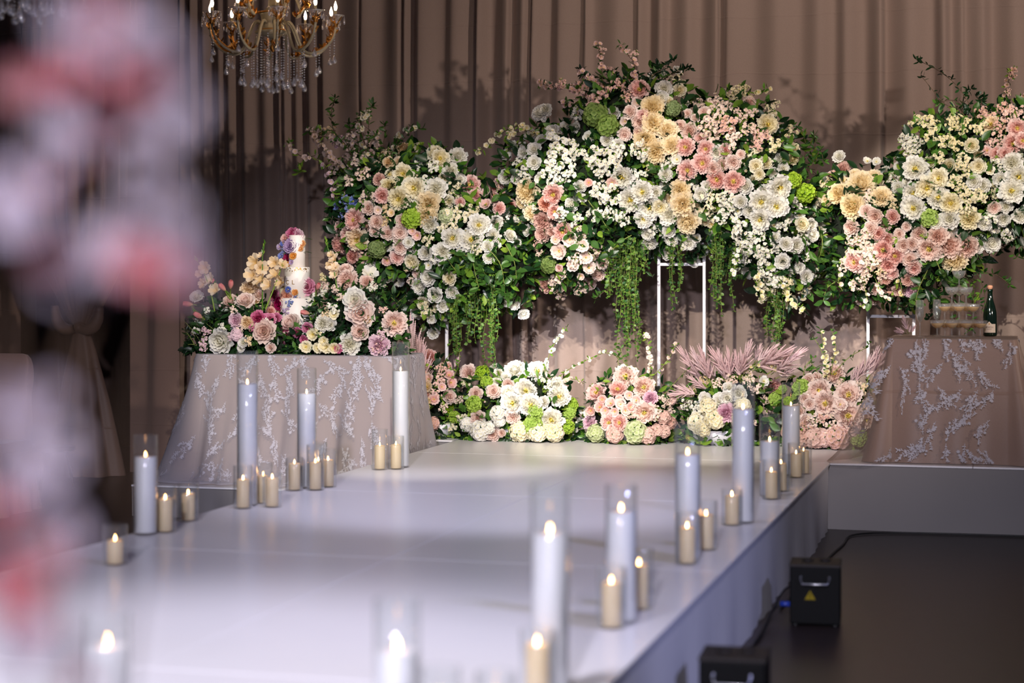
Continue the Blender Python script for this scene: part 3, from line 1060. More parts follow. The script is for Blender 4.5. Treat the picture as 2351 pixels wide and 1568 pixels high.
FB = crop(1200, 80, 3.3586, [
 (1000,555,150,'Bh'),(1010,680,150,'Bh'),(1115,735,150,'Bh'),(945,805,150,'Bh'),(1020,900,150,'Bh'),(1150,850,130,'Bh'),(1215,1190,130,'Bh'),(1235,1305,150,'Bh'),(1270,1445,155,'Bh'),
 (825,590,95,'Rb'),(900,670,105,'Rb'),(785,770,95,'Rb'),(1215,695,75,'Rb'),(1285,740,105,'Rb'),(1270,605,60,'Rb'),(1330,640,60,'Rb'),(1395,595,85,'Rb'),(925,620,80,'Rp'),(890,750,65,'Rb'),
 (900,420,125,'Pp'),(1255,865,115,'Pp'),(1270,1045,120,'Pp'),(1385,990,120,'Pp'),(1495,1115,125,'Pp'),(1625,1130,125,'Pp'),(1410,880,100,'Pp'),
 (1465,1030,95,'Rb'),(1545,1000,85,'Rb'),(1625,985,100,'Rb'),(1565,890,85,'Rp'),(1370,790,75,'Rp'),(1680,920,60,'Rb'),
 (325,710,90,'Nw'),(225,735,95,'Nw'),(650,815,90,'Nw'),(1495,910,100,'Rw'),(1100,1075,90,'Rw'),(1210,420,85,'Rc'),(1070,480,90,'Rw'),(1090,410,105,'Rw'),(1130,510,70,'Rc'),(735,860,90,'Nw'),
 (1190,960,75,'Ow'),(1030,1215,90,'Rw'),(1370,1230,90,'Rw'),(1425,1165,80,'Rw'),(1680,1285,90,'Nw'),(1755,1355,95,'Rw'),(1715,1165,105,'Rw'),(1800,1010,90,'Rc'),(1825,1075,70,'Rc'),
 (1860,1205,90,'Nw'),(75,990,110,'Bw'),(1125,1510,90,'Nw'),(960,1540,85,'Rw'),(2280,1265,80,'Rc'),(2230,1470,85,'Rw'),(2160,1460,90,'Rc'),(2245,1545,80,'Rw'),(1195,270,60,'Rw'),(1065,290,80,'Rw'),
 (80,870,100,'Rw'),(130,800,75,'Rw'),(130,600,110,'Bw'),(20,900,70,'Rw'),
 (765,1100,145,'Pw'),(830,1275,150,'Pw'),(920,1210,130,'Pw'),(980,1335,140,'Pw'),(1060,1330,95,'Pc'),(1985,1180,140,'Pw'),(1840,1290,140,'Pw'),(1955,1325,135,'Pw'),(1830,1425,130,'Pw'),(935,1420,110,'Pw'),
 (1130,1390,130,'Bw'),(1890,690,130,'Pc'),(180,1310,115,'Bo'),(235,1255,105,'Pp'),(235,1370,90,'Bo'),(155,1450,125,'Bd'),(150,1540,105,'Rd'),(310,1520,105,'Pp'),(690,1140,75,'Od'),(510,1140,60,'Op'),
 (300,850,230,'Sw'),(250,950,200,'Sw'),(400,900,160,'Sw'),(550,960,180,'Sw'),(700,960,200,'Sw'),(760,880,150,'Sw'),(900,910,170,'Sw'),(640,1060,170,'Sw'),(380,1080,150,'Sw'),(200,1030,140,'Sw'),
 (1450,1270,150,'Sc'),(1560,1270,160,'Sw'),(600,1180,170,'Sw'),(640,1260,190,'Sw'),(560,1360,120,'Sw'),(310,1390,120,'Sw'),(680,1370,140,'Sw'),(780,1410,120,'Sw'),(1470,1310,110,'Sc'),(1690,1470,170,'Sw'),(1550,1410,120,'Sw'),(1640,1550,120,'Sw'),
 (1460,520,150,'Sb'),(1500,640,180,'Sb'),(1430,720,150,'Sb'),(1560,700,160,'Sp'),(1600,790,160,'Sb'),(1680,620,120,'Sb'),(1760,620,110,'Sb'),(1750,740,130,'Sb'),(1850,770,150,'Sp'),(1650,460,130,'Sy'),(1700,430,110,'Sy'),
 (1940,870,120,'Sy'),(690,280,90,'Sp'),(600,120,70,'Sp'),(850,150,85,'Sp'),(640,470,130,'Sp'),(560,500,120,'Sp'),(720,400,120,'Sp'),(300,380,80,'Sp'),(480,400,110,'Sp'),(440,480,100,'Sp'),(1950,530,70,'Sc'),(780,480,110,'Sp'),
 (560,620,175,'HG'),(655,700,160,'HG'),(2090,1120,110,'VL'),(2185,1220,130,'VL'),(1160,570,120,'HG'),(1720,1050,60,'Uc'),(1335,1090,40,'Uy'),(735,1205,40,'Uy'),(1500,1190,45,'Uy'),(60,1210,110,'Bh'),(0,1290,90,'Bh')])
FC = crop(1800, 100, 3.136, [
 (560,1010,165,'Bh'),(645,970,115,'Bh'),(390,1080,135,'Bh'),(490,1170,150,'Bh'),(700,1100,140,'Bh'),(515,935,75,'Rh'),
 (595,1205,90,'Rb'),(655,1245,95,'Rb'),(780,1245,85,'Rp'),(480,1325,95,'Rb'),(620,1330,85,'Rb'),(680,1365,85,'Rp'),(740,1415,85,'Rp'),(830,1370,70,'Rb'),(880,1320,55,'Rb'),(975,1370,95,'Rb'),(860,1455,90,'Rb'),(920,1445,80,'Rb'),(905,1550,100,'Rb'),
 (1040,1480,140,'Pb'),(1105,1385,115,'Bb'),(1190,1455,150,'Bb'),(1315,1465,140,'Bb'),(1225,1550,150,'Bh'),(1400,1460,85,'Rw'),
 (945,900,135,'Pw'),(1110,970,115,'Pc'),(1030,1040,125,'Pc'),(1110,1110,125,'Pw'),(930,1080,115,'Pw'),(930,1185,135,'Pw'),(1200,1150,115,'Pc'),(1190,1260,110,'Rw'),(1100,1290,85,'Rw'),(1330,1260,130,'Bc'),
 (1365,990,90,'Rw'),(1430,1020,90,'Rw'),(1350,730,90,'Rc'),(1400,885,90,'Rc'),(1515,1185,80,'Rb'),(1580,1270,80,'Rw'),(1600,1170,80,'Rw'),(1640,1060,135,'Pw'),(1690,960,135,'Pw'),(1640,860,110,'Bw'),(1560,980,90,'Rw'),(1700,1240,95,'Bw'),(1440,1300,90,'Rw'),(1500,1440,110,'Rw'),
 (1490,580,95,'Pe'),(1680,610,105,'Pp'),(1650,720,105,'Pp'),(1590,790,85,'Rp'),(1530,790,85,'Rp'),(1720,700,90,'Pp'),
 (1080,570,130,'Sy'),(1060,640,120,'Sy'),(1230,560,130,'Sy'),(1200,610,110,'Sy'),(1300,600,120,'Sy'),(1400,620,120,'Sy'),(1160,690,120,'Sy'),(1220,720,100,'Sy'),(1270,840,120,'Sc'),(1300,900,120,'Sc'),(1130,830,95,'Sc'),
 (1250,1000,120,'Sc'),(1300,1050,110,'Sc'),(1340,1120,110,'Sc'),(1430,1100,110,'Sc'),(1320,1190,110,'Sc'),(1480,1230,110,'Sw'),(930,690,130,'Sw'),(890,790,120,'Sw'),(860,700,90,'Sw'),(960,740,110,'Sw'),(1600,1400,90,'Sw'),
 (395,810,80,'Nw'),(600,845,55,'Ow'),(665,850,60,'Ow'),(725,910,55,'Rw'),(335,975,85,'Rw'),(90,1455,95,'Nw'),(215,1405,85,'Nw'),(185,1310,75,'Rc'),(135,1310,90,'Rc'),(270,1320,70,'Rw'),(15,1440,85,'Nw'),(250,1115,85,'Rc'),(420,900,90,'Bd'),
 (1600,350,70,'Sp'),(1580,480,110,'Sp'),(1510,520,110,'Sp'),(1640,220,65,'Sp'),(1660,480,90,'Sp'),(1560,600,100,'Sp'),(600,1390,120,'Sb'),(560,1450,140,'Sb'),(640,1470,130,'Sb'),(520,1530,150,'Sb'),(620,1540,150,'Sb'),(1050,1260,120,'VL'),(1020,1160,40,'UL')])
FD = crop(740, 440, 3.92, [
 (310,435,160,'Pe'),(225,390,115,'Pp'),(150,480,140,'Bp'),(270,580,120,'Bp'),(470,360,85,'Rb'),(590,370,105,'Rb'),(700,370,115,'Rb'),(690,415,90,'Rb'),(700,500,110,'Rb'),(670,590,110,'Rp'),(810,355,70,'Op'),(855,395,80,'Op'),(500,165,65,'Ob'),(620,190,65,'Oe'),
 (490,520,150,'HG'),(965,300,120,'Bw'),(690,80,150,'Pc'),(1110,330,140,'Sc'),(1170,420,150,'Pw'),(1340,430,170,'Pw'),(1410,300,155,'Pw'),(1560,280,105,'Rw'),(1540,390,105,'Rw'),(1485,490,100,'Nw'),(1745,360,105,'Rw'),(1835,345,90,'Rw'),(1660,390,90,'Rw'),
 (1085,540,140,'Bw'),(930,550,115,'Nw'),(775,455,85,'Rw'),(800,640,120,'Rc'),(945,770,125,'Rw'),(870,860,115,'Rw'),(1140,780,110,'Rc'),(685,810,85,'Rw'),(1090,1030,100,'Nw'),(1095,1120,80,'Rw'),(900,1010,110,'Rc'),(1010,930,120,'Rw'),(850,1090,100,'Rw'),(1170,910,100,'Rw'),
 (1725,1010,95,'Nw'),(1640,1000,85,'Rw'),(1815,1110,90,'Rw'),(1000,1275,90,'Nw'),(985,1150,75,'Rw'),(1500,590,90,'Rw'),(1590,150,90,'Op'),(1240,90,80,'Rp'),(1770,240,135,'Bh'),(1890,200,130,'Bh'),(1985,275,150,'Bp'),(1970,390,120,'Rd'),(2070,370,85,'Rd'),
 (2130,535,120,'Ob'),(2100,430,75,'Ob'),(2130,690,60,'Rp'),(2000,840,130,'Rd'),(2040,660,145,'HG'),(1250,200,210,'Sc'),(1180,260,160,'Sc'),(1350,200,130,'Sc'),(1380,530,100,'Sc'),(960,420,110,'Sc'),
 (1840,90,100,'Sw'),(1900,150,80,'Sw'),(1840,180,80,'Sw'),(1920,480,90,'Sp'),(1950,560,80,'Sb'),(2110,880,130,'Sb'),(2150,930,100,'Sb'),(2180,760,85,'Sb'),(1290,350,40,'Uy'),(790,800,90,'Sb'),(770,700,80,'Se')])
FE = crop(1280, 440, 3.734, [
 (770,375,95,'Rw'),(795,450,105,'Rw'),(960,340,95,'Rw'),(965,405,110,'Rw'),(945,525,110,'Rw'),(705,500,105,'Rw'),(1945,440,105,'Nw'),(2050,460,105,'Nw'),(2195,400,95,'Rw'),(1930,600,110,'Rw'),(2135,730,105,'Nw'),(1130,450,95,'Rw'),(1175,610,75,'Rw'),
 (20,505,115,'Ob'),(105,410,105,'Ob'),(215,460,110,'Ob'),(245,565,95,'Ob'),(130,630,95,'Ob'),(270,650,100,'Ob'),(20,650,55,'Rp'),(85,720,85,'Ob'),(200,725,60,'Ob'),(45,330,110,'Bo'),
 (1640,420,170,'Sw'),(1720,360,150,'Sw'),(1740,480,150,'Sw'),(1790,560,160,'Sw'),(1620,510,120,'Sw'),(1600,580,110,'Sw'),(1760,640,150,'Sw'),(1830,720,160,'Sw'),(1740,780,130,'Sc'),(1900,760,130,'Sw'),(1850,830,130,'Sc'),(1980,830,120,'Sy'),(1760,900,110,'Sc'),(1880,960,100,'Sc'),(1990,770,100,'Sy'),(1540,660,90,'Sw'),(480,490,90,'Sw'),(150,590,130,'Sb'),(60,880,100,'Sb'),(1460,120,120,'Sw')])
FF = crop(1850, 480, 4.355, [
 (1050,505,130,'Rb'),(1080,590,120,'Rp'),(1045,815,130,'Rl'),(940,820,120,'Rd'),(790,690,120,'Rd'),(860,640,120,'Rp'),(480,530,150,'Pp'),(770,410,150,'Pp'),(890,470,140,'Pp'),(820,560,140,'Bp'),(1020,710,110,'Rd'),(1860,360,150,'Rw'),
 (430,450,150,'Sb'),(380,560,130,'Sb'),(560,470,150,'Sb'),(640,420,130,'Sb'),(640,600,160,'Sb'),(700,520,150,'Se'),(540,620,130,'Sb'),(580,680,130,'Sb'),(760,600,130,'Se'),(740,660,110,'Sb'),(560,290,120,'Sb'),(460,320,110,'Sb'),(570,780,100,'Sb'),(480,720,110,'Sb')])
ARCH = FA + FB + FC + FD + FE + FF

def inside(poly, x, y):
    c = False
    n = len(poly)
    j = n - 1
    for i in range(n):
        xi, yi = poly[i]; xj, yj = poly[j]
        if (yi > y) != (yj > y) and x < (xj - xi) * (y - yi) / (yj - yi) + xi:
            c = not c
        j = i
    return c

def edge_dist(poly, x, y):
    """distance to the outline and the inward direction"""
    best, bd = 1e9, (0, 1)
    n = len(poly)
    for i in range(n):
        ax, ay = poly[i]; bx, by = poly[(i + 1) % n]
        dx, dy = bx - ax, by - ay
        t = max(0, min(1, ((x - ax) * dx + (y - ay) * dy) / (dx * dx + dy * dy + 1e-9)))
        qx, qy = ax + t * dx, ay + t * dy
        d = math.hypot(x - qx, y - qy)
        if d < best:
            best = d
            bd = ((x - qx) / (d + 1e-6), (y - qy) / (d + 1e-6))
    return best, bd

class Mound:
    """a bank of flowers: an outline in the plane of the stage with real depth towards the hall"""
    def __init__(self, poly, Y, depth, R, zmin=None):
        self.poly, self.Y, self.D, self.R, self.zmin = poly, Y, depth, R, zmin
    def point(self, px, py, inset=0.0):
        ins = inside(self.poly, px, py)
        d, g = edge_dist(self.poly, px, py)
        if not ins:
            d, g = 0.0, (-g[0], -g[1])
        q = min(1.0, d / self.R)
        bul = self.D * math.sqrt(max(0.0, 1 - (1 - q) ** 2))
        Y = self.Y - bul + inset
        p = at(px, py, Y)
        if self.zmin is not None and p.z < self.zmin:
            p.z = self.zmin
        e = (1 - q)
        n = Vector((-g[0] * e, -(0.35 + q), g[1] * e)).normalized()     # outwards from the bank
        return p, n

def scale_at(p):
    return dist(p) / FPX            # metres per photograph pixel

def mound_core(parent, mo, inset=0.10, step=26, back=0.55):
    xs = [p[0] for p in mo.poly]; ys = [p[1] for p in mo.poly]
    nx = int((max(xs) - min(xs)) / step); ny = int((max(ys) - min(ys)) / step)
    idx, fv, bv = {}, [], []
    for j in range(ny + 1):
        for i in range(nx + 1):
            x = min(xs) + i * step; y = min(ys) + j * step
            if inside(mo.poly, x, y):
                d, g = edge_dist(mo.poly, x, y)
                if d < 10:
                    continue
                idx[(i, j)] = len(fv)
                p, n = mo.point(x + random.uniform(-6, 6), y + random.uniform(-6, 6), inset + random.uniform(-0.015, 0.015))
                fv.append(p)
                dd = max(mo.Y + (0.04 if back else 0.0) + back * (mo.Y - p.y + inset), p.y + 0.012)
                bv.append(Vector((p.x * dd / p.y, dd, p.z)))
    n = len(fv)
    faces = []
    ecount = {}
    for (i, j) in idx:
        if (i + 1, j) in idx and (i, j + 1) in idx and (i + 1, j + 1) in idx:
            a, b_, c, d = idx[(i, j)], idx[(i + 1, j)], idx[(i + 1, j + 1)], idx[(i, j + 1)]
            faces.append((a, b_, c, d))
            faces.append((n + d, n + c, n + b_, n + a))
            for e in ((a, b_), (b_, c), (c, d), (d, a)):
                k = tuple(sorted(e))
                ecount.setdefault(k, []).append(e)
    for k, l in ecount.items():
        if len(l) == 1:
            a, b_ = l[0]
            faces.append((b_, a, n + a, n + b_))
    mb = MB()
    mb.add(fv + bv, faces)
    part('moss_core', mb, [M['foam']], parent)

def foliage(parent, mo, n_leaf, n_stuff, mats, rnd, size=(20, 38), spread=8, ymin=None):
    xs = [p[0] for p in mo.poly]; ys = [p[1] for p in mo.poly]
    def sample():
        while True:
            x = rnd.uniform(min(xs) - spread, max(xs) + spread); y = rnd.uniform(min(ys) - spread, max(ys) + spread)
            if inside(mo.poly, x, y):
                return x, y
            d, g = edge_dist(mo.poly, x, y)
            if d < spread:
                return x, y
    def orient(n):
        g = (n * 0.5 + Vector((rnd.uniform(-1, 1), rnd.uniform(-0.4, 0.2), rnd.uniform(-1, 0.8)))).normalized()
        return g
    for i in range(n_leaf):
        x, y = sample()
        p, n = mo.point(x, y, rnd.uniform(0.0, 0.07))
        g = orient(n)
        s = rnd.uniform(*size) * scale_at(p)
        zax = (n * 0.9 + Vector((0, -0.5, 0.5)) + Vector((rnd.uniform(-.5, .5), rnd.uniform(-.3, .3), rnd.uniform(-.5, .5))))
        zax = (zax - g * zax.dot(g)).normalized()
        xax = g.cross(zax)
        q = Matrix((xax, g, zax)).transposed().to_quaternion()
        link('leaf', rnd.choice(LEAF), parent, p, q, s, [mats[i % len(mats)]])
    if n_stuff:
        mbs = [MB() for _ in mats]
        for i in range(n_stuff):
            x, y = sample()
            p, n = mo.point(x, y, rnd.uniform(0.0, 0.12))
            s = rnd.uniform(size[0] * 0.7, size[1] * 0.95) * scale_at(p)
            leaf_into(mbs[i % len(mats)], p, orient(n), s, s * rnd.uniform(0.38, 0.55), rnd)
        for mb, mt in zip(mbs, mats):
            part('foliage', mb, [mt], parent, kind='stuff')

def plant_flowers(parent, mo, items, rnd, face=0.55, jit=0.25, front=0.02):
    done = []
    for (x, y, s, c) in items:
        skip = False
        for (x2, y2, s2, c2) in done:
            lim = 0.42 * min(s, s2) if (c[0] in 'S' or c2[0] in 'S') else 0.40 * max(s, s2)
            if c[0] == 'S' and c2[0] != 'S':
                lim = 0
            if math.hypot(x - x2, y - y2) < lim:
                skip = True
                break
        if skip:
            continue
        done.append((x, y, s, c))
        p, n = mo.point(x, y, -front - 0.03 * rnd.random())
        size = s * scale_at(p)
        d = n * (1 - face) + (Vector((0, 0, CAM_Z + 0.6)) - p).normalized() * face + Vector((rnd.uniform(-jit, jit), 0, rnd.uniform(-jit, jit)))
        if mo.zmin is not None and p.z < mo.zmin + size * 0.42:
            p.z = mo.zmin + size * 0.42
        flower(parent, c, p, size, d, rnd)
    return done

def vine(parent, px, y0, y1, Y, rnd, drift=0, leaf=8.2, name='trailing_vine', mat='vine'):
    mb = MB()
    n = max(6, int((y1 - y0) / 9))
    pts = []
    ph = rnd.uniform(0, 6)
    for i in range(n + 1):
        t = i / n
        p = at(px + drift * t + 3 * math.sin(ph + t * 7), y0 + (y1 - y0) * t, Y)
        p.y += 0.012 * math.sin(ph * 2 + t * 9)
        pts.append(p)
    mb.tube(pts, 0.0017, 3, mat=1, cap=False)
    for i, p in enumerate(pts):
        for k in range(2 if rnd.random() < 0.8 else 3):
            d = Vector((rnd.uniform(-1, 1), rnd.uniform(-1, 0.4), rnd.uniform(-0.7, 0.5)))
            L = leaf * rnd.uniform(0.75, 1.25) * scale_at(p)
            leaf_into(mb, p + Vector((0, 0, rnd.uniform(-.008, .008))), d, L, L * 0.72, rnd)
    part(name, mb, [M[mat], M['stem']], parent)

def branch(parent, path, Y, rnd, flowers=None, fsize=12, leaf=14, lmat='leaf', smat='twig', density=1.0, name='blossom_branch', width=2.0, lw=0.34, fd=0.5, cluster=2, t_fixed=None):
    """a thin branch with leaves and small flowers; path in photograph pixels on the plane Y"""
    def pt(x, y):
        return at(x, y, Y) if t_fixed is None else at_t(x, y, t_fixed)
    # smooth path
    P = []
    k = len(path)
    for i in range(k - 1):
        p0 = path[max(i - 1, 0)]; p1 = path[i]; p2 = path[i + 1]; p3 = path[min(i + 2, k - 1)]
        seg = max(2, int(math.hypot(p2[0] - p1[0], p2[1] - p1[1]) / 9))
        for j in range(seg):
            t = j / seg
            f = lambda a, b_, c, d: 0.5 * (2 * b_ + (c - a) * t + (2 * a - 5 * b_ + 4 * c - d) * t * t + (3 * b_ - a - 3 * c + d) * t ** 3)
            P.append((f(p0[0], p1[0], p2[0], p3[0]), f(p0[1], p1[1], p2[1], p3[1])))
    P.append(path[-1])
    pts = []
    dy = rnd.uniform(-0.08, 0.05)
    for i, (x, y) in enumerate(P):
        p = pt(x, y)
        p.y += dy * i / len(P)
        pts.append(p)
    s = scale_at(pts[0])
    mb = MB()
    mb.tube(pts, [width * s * 0.5 * (1 - 0.6 * i / len(pts)) + 0.0008 for i in range(len(pts))], 4, mat=1)
    for i, p in enumerate(pts):
        t = i / len(pts)
        if t < 0.12:
            continue
        m = density * (1.7 if i < len(pts) - 2 else 4)
        while m > 0:
            if rnd.random() < m:
                d = Vector((rnd.uniform(-1, 1), rnd.uniform(-1, 0.7), rnd.uniform(-0.6, 1)))
                L = leaf * rnd.uniform(0.7, 1.2) * s
                leaf_into(mb, p, d, L, L * lw, rnd)
            m -= 1
        if flowers and rnd.random() < fd:
            for c in range(rnd.randint(1, cluster)):
                d = Vector((rnd.uniform(-1, 1), rnd.uniform(-1, 0.0), rnd.uniform(-0.7, 0.8)))
                floret(mb, p + d * (fsize * 0.6 * s), d + Vector((0, -0.6, 0.2)), fsize * rnd.uniform(0.8, 1.2) * s * 1.5, 5, rnd, cup=0.3, mat=2, cmat=3)
    part(name, mb, [M[lmat], M[smat], PET[COLR[flowers]] if flowers else M[lmat], M['stamen']], parent)

# places where the photograph shows leaves only
GREEN = [(1000, 1240, 570, 720), (1370, 1490, 500, 600), (1870, 1975, 470, 700), (2090, 2270, 585, 710), (1830, 1900, 290, 440), (1320, 1440, 140, 225), (900, 940, 600, 660), (1190, 1240, 420, 470)]
def fill_gaps(parent, mo, done, rnd, n):
    """small roses, buds and sprays between the large flowers, in the colour of their neighbours"""
    xs = [p[0] for p in mo.poly]; ys = [p[1] for p in mo.poly]
    made, tries = 0, 0
    done = list(done)
    while made < n and tries < 6000:
        tries += 1
        x, y = rnd.uniform(min(xs), max(xs)), rnd.uniform(min(ys), max(ys))
        if not inside(mo.poly, x, y):
            continue
        near = min(done, key=lambda q: math.hypot(q[0] - x, q[1] - y) - q[2] * 0.5)
        gap = math.hypot(near[0] - x, near[1] - y) - near[2] * 0.5
        if gap < 9 or gap > 40:
            continue
        if any(a <= x <= b_ and c_ <= y <= d_ for (a, b_, c_, d_) in GREEN):
            continue
        col = near[3][1]
        if col in 'LGq':
            col = 'w'
        k = rnd.choice('SSSRROU')
        s = {'S': rnd.uniform(34, 46), 'R': rnd.uniform(20, 27), 'O': rnd.uniform(17, 23), 'U': 13}[k]
        it = (x, y, s, k + col)
        done.append(it)
        p, nn = mo.point(x, y, rnd.uniform(0.0, 0.05))
        d = nn * 0.5 + (Vector((0, 0, CAM_Z + 0.6)) - p).normalized() * 0.5 + Vector((rnd.uniform(-.3, .3), 0, rnd.uniform(-.3, .3)))
        flower(parent, it[3], p, s * scale_at(p), d, rnd)
        made += 1

# ================================================================== the arch: three banks of flowers on white stands
POLY_L = [(772,430),(800,368),(845,352),(900,350),(950,340),(1010,345),(1060,365),(1072,415),(1110,428),(1150,425),(1185,470),(1200,540),(1225,600),(1235,650),(1205,700),(1140,700),(1060,715),(1000,745),(965,740),(945,690),(925,655),(860,660),(800,640),(775,590),(765,520)]
POLY_C = [(1152,424),(1150,365),(1210,310),(1250,285),(1295,290),(1325,225),(1350,185),(1420,175),(1500,165),(1565,185),(1585,240),(1640,225),(1700,210),(1760,240),(1795,275),(1830,310),(1868,360),(1880,440),(1895,540),(1885,620),(1840,690),(1790,715),(1740,655),(1690,610),(1640,575),(1560,588),(1480,575),(1430,590),(1385,640),(1330,665),(1270,670),(1228,612),(1202,540),(1187,470)]
POLY_R = [(1890,640),(1895,540),(1885,440),(1905,400),(1955,385),(2035,405),(2072,340),(2110,275),(2200,262),(2260,265),(2300,235),(2380,230),(2470,300),(2480,520),(2400,570),(2330,560),(2265,585),(2215,625),(2165,680),(2115,705),(2050,685),(1980,690),(1915,690)]

def split(items):
    out = {'L': [], 'C': [], 'R': []}
    for it in items:
        x, y = it[0], it[1]
        bx = 1120 + max(0, min(110, (y - 430) * 0.6))
        if x < bx:
            out['L'].append(it)
        elif x < 1890 + (0 if y > 420 else 25):
            out['C'].append(it)
        else:
            out['R'].append(it)
    return out
SPL = split(ARCH)
MOUNDS = {}
FLG = 'banks of flowers raised on the white stands'
LABELS = {'L': 'raised bank of pink, cream and white flowers with trailing greens beside the cake table',
          'C': 'widest raised flower bank, white and champagne, rising to the tallest peak above the drape',
          'R': 'raised bank of champagne, blush and white flowers above the champagne tower'}
for key, poly, Yc, nl in (('L', POLY_L, 12.5, 220), ('C', POLY_C, 12.5, 290), ('R', POLY_R, 12.45, 240)):
    rnd = random.Random({'L': 21, 'C': 22, 'R': 23}[key])
    mo = Mound(poly, Yc, 0.42, 130)
    MOUNDS[key] = mo
    cx = sum(p[0] for p in poly) / len(poly)
    base = at(cx, 644, Yc)
    th = thing('flower_bank', (base.x, base.y, 1.55), LABELS[key], 'flowers', FLG)
    mo.thing = th
    mound_core(th, mo)
    foliage(th, mo, nl, {'L': 1700, 'C': 2600, 'R': 1900}[key], [M['leaf'], M['leaf_dark'], M['leaf_dark'], M['leaf'], M['leaf_dark'], M['leaf_lime']], rnd)
    done = plant_flowers(th, mo, SPL[key], rnd)
    fill_gaps(th, mo, done, rnd, {'L': 70, 'C': 110, 'R': 80}[key])

rv = random.Random(31)
TL, TC, TR = MOUNDS['L'].thing, MOUNDS['C'].thing, MOUNDS['R'].thing
for (x0, x1, ya, yb, n, th) in ((1045, 1072, 660, 780, 3, TL), (1030, 1060, 680, 845, 5, TL), (1060, 1100, 650, 800, 5, TL), (1105, 1145, 650, 835, 7, TL), (1120, 1143, 690, 842, 3, TL),
                                (1418, 1462, 570, 800, 10, TC), (1425, 1455, 580, 850, 6, TC), (1400, 1430, 575, 680, 4, TC), (1533, 1548, 560, 715, 3, TC), (1550, 1568, 560, 712, 3, TC), (1638, 1690, 510, 680, 8, TC), (1640, 1684, 520, 725, 6, TC),
                                (1765, 1800, 660, 815, 7, TC), (1775, 1795, 690, 800, 3, TC), (1455, 1490, 560, 640, 4, TC), (1385, 1415, 600, 690, 3, TC)):
    for i in range(n):
        x = rv.uniform(x0, x1)
        vine(th, x, ya + rv.uniform(-30, 10), yb - rv.uniform(0, 0.35) * (yb - ya), 12.18 + rv.uniform(-0.06, 0.12), rv, drift=rv.uniform(-10, 10))
# drooping sprigs of tiny leaves and flowers below the right and middle banks
for (pts, fl) in (([(1790, 640), (1815, 690), (1838, 705), (1845, 715)], 'y'), ([(1740, 620), (1745, 660), (1752, 690)], 'y'), ([(1700, 560), (1690, 610), (1685, 630)], 'w'), ([(1975, 610), (1960, 640), (1955, 662)], 'b'),
                  ([(2010, 640), (2020, 665), (2035, 690)], 'b'), ([(1940, 600), (1925, 640), (1935, 668)], 'b'), ([(2060, 630), (2070, 660), (2070, 680)], 'y'), ([(1985, 660), (1990, 690), (1978, 705)], 'b')):
    branch(TC if pts[0][0] < 1890 else TR, pts, 12.1, rv, fl, fsize=8, leaf=9, lmat='leaf_lime', smat='stem', density=0.6, name='drooping_sprig', cluster=2, fd=0.6, width=1.6)

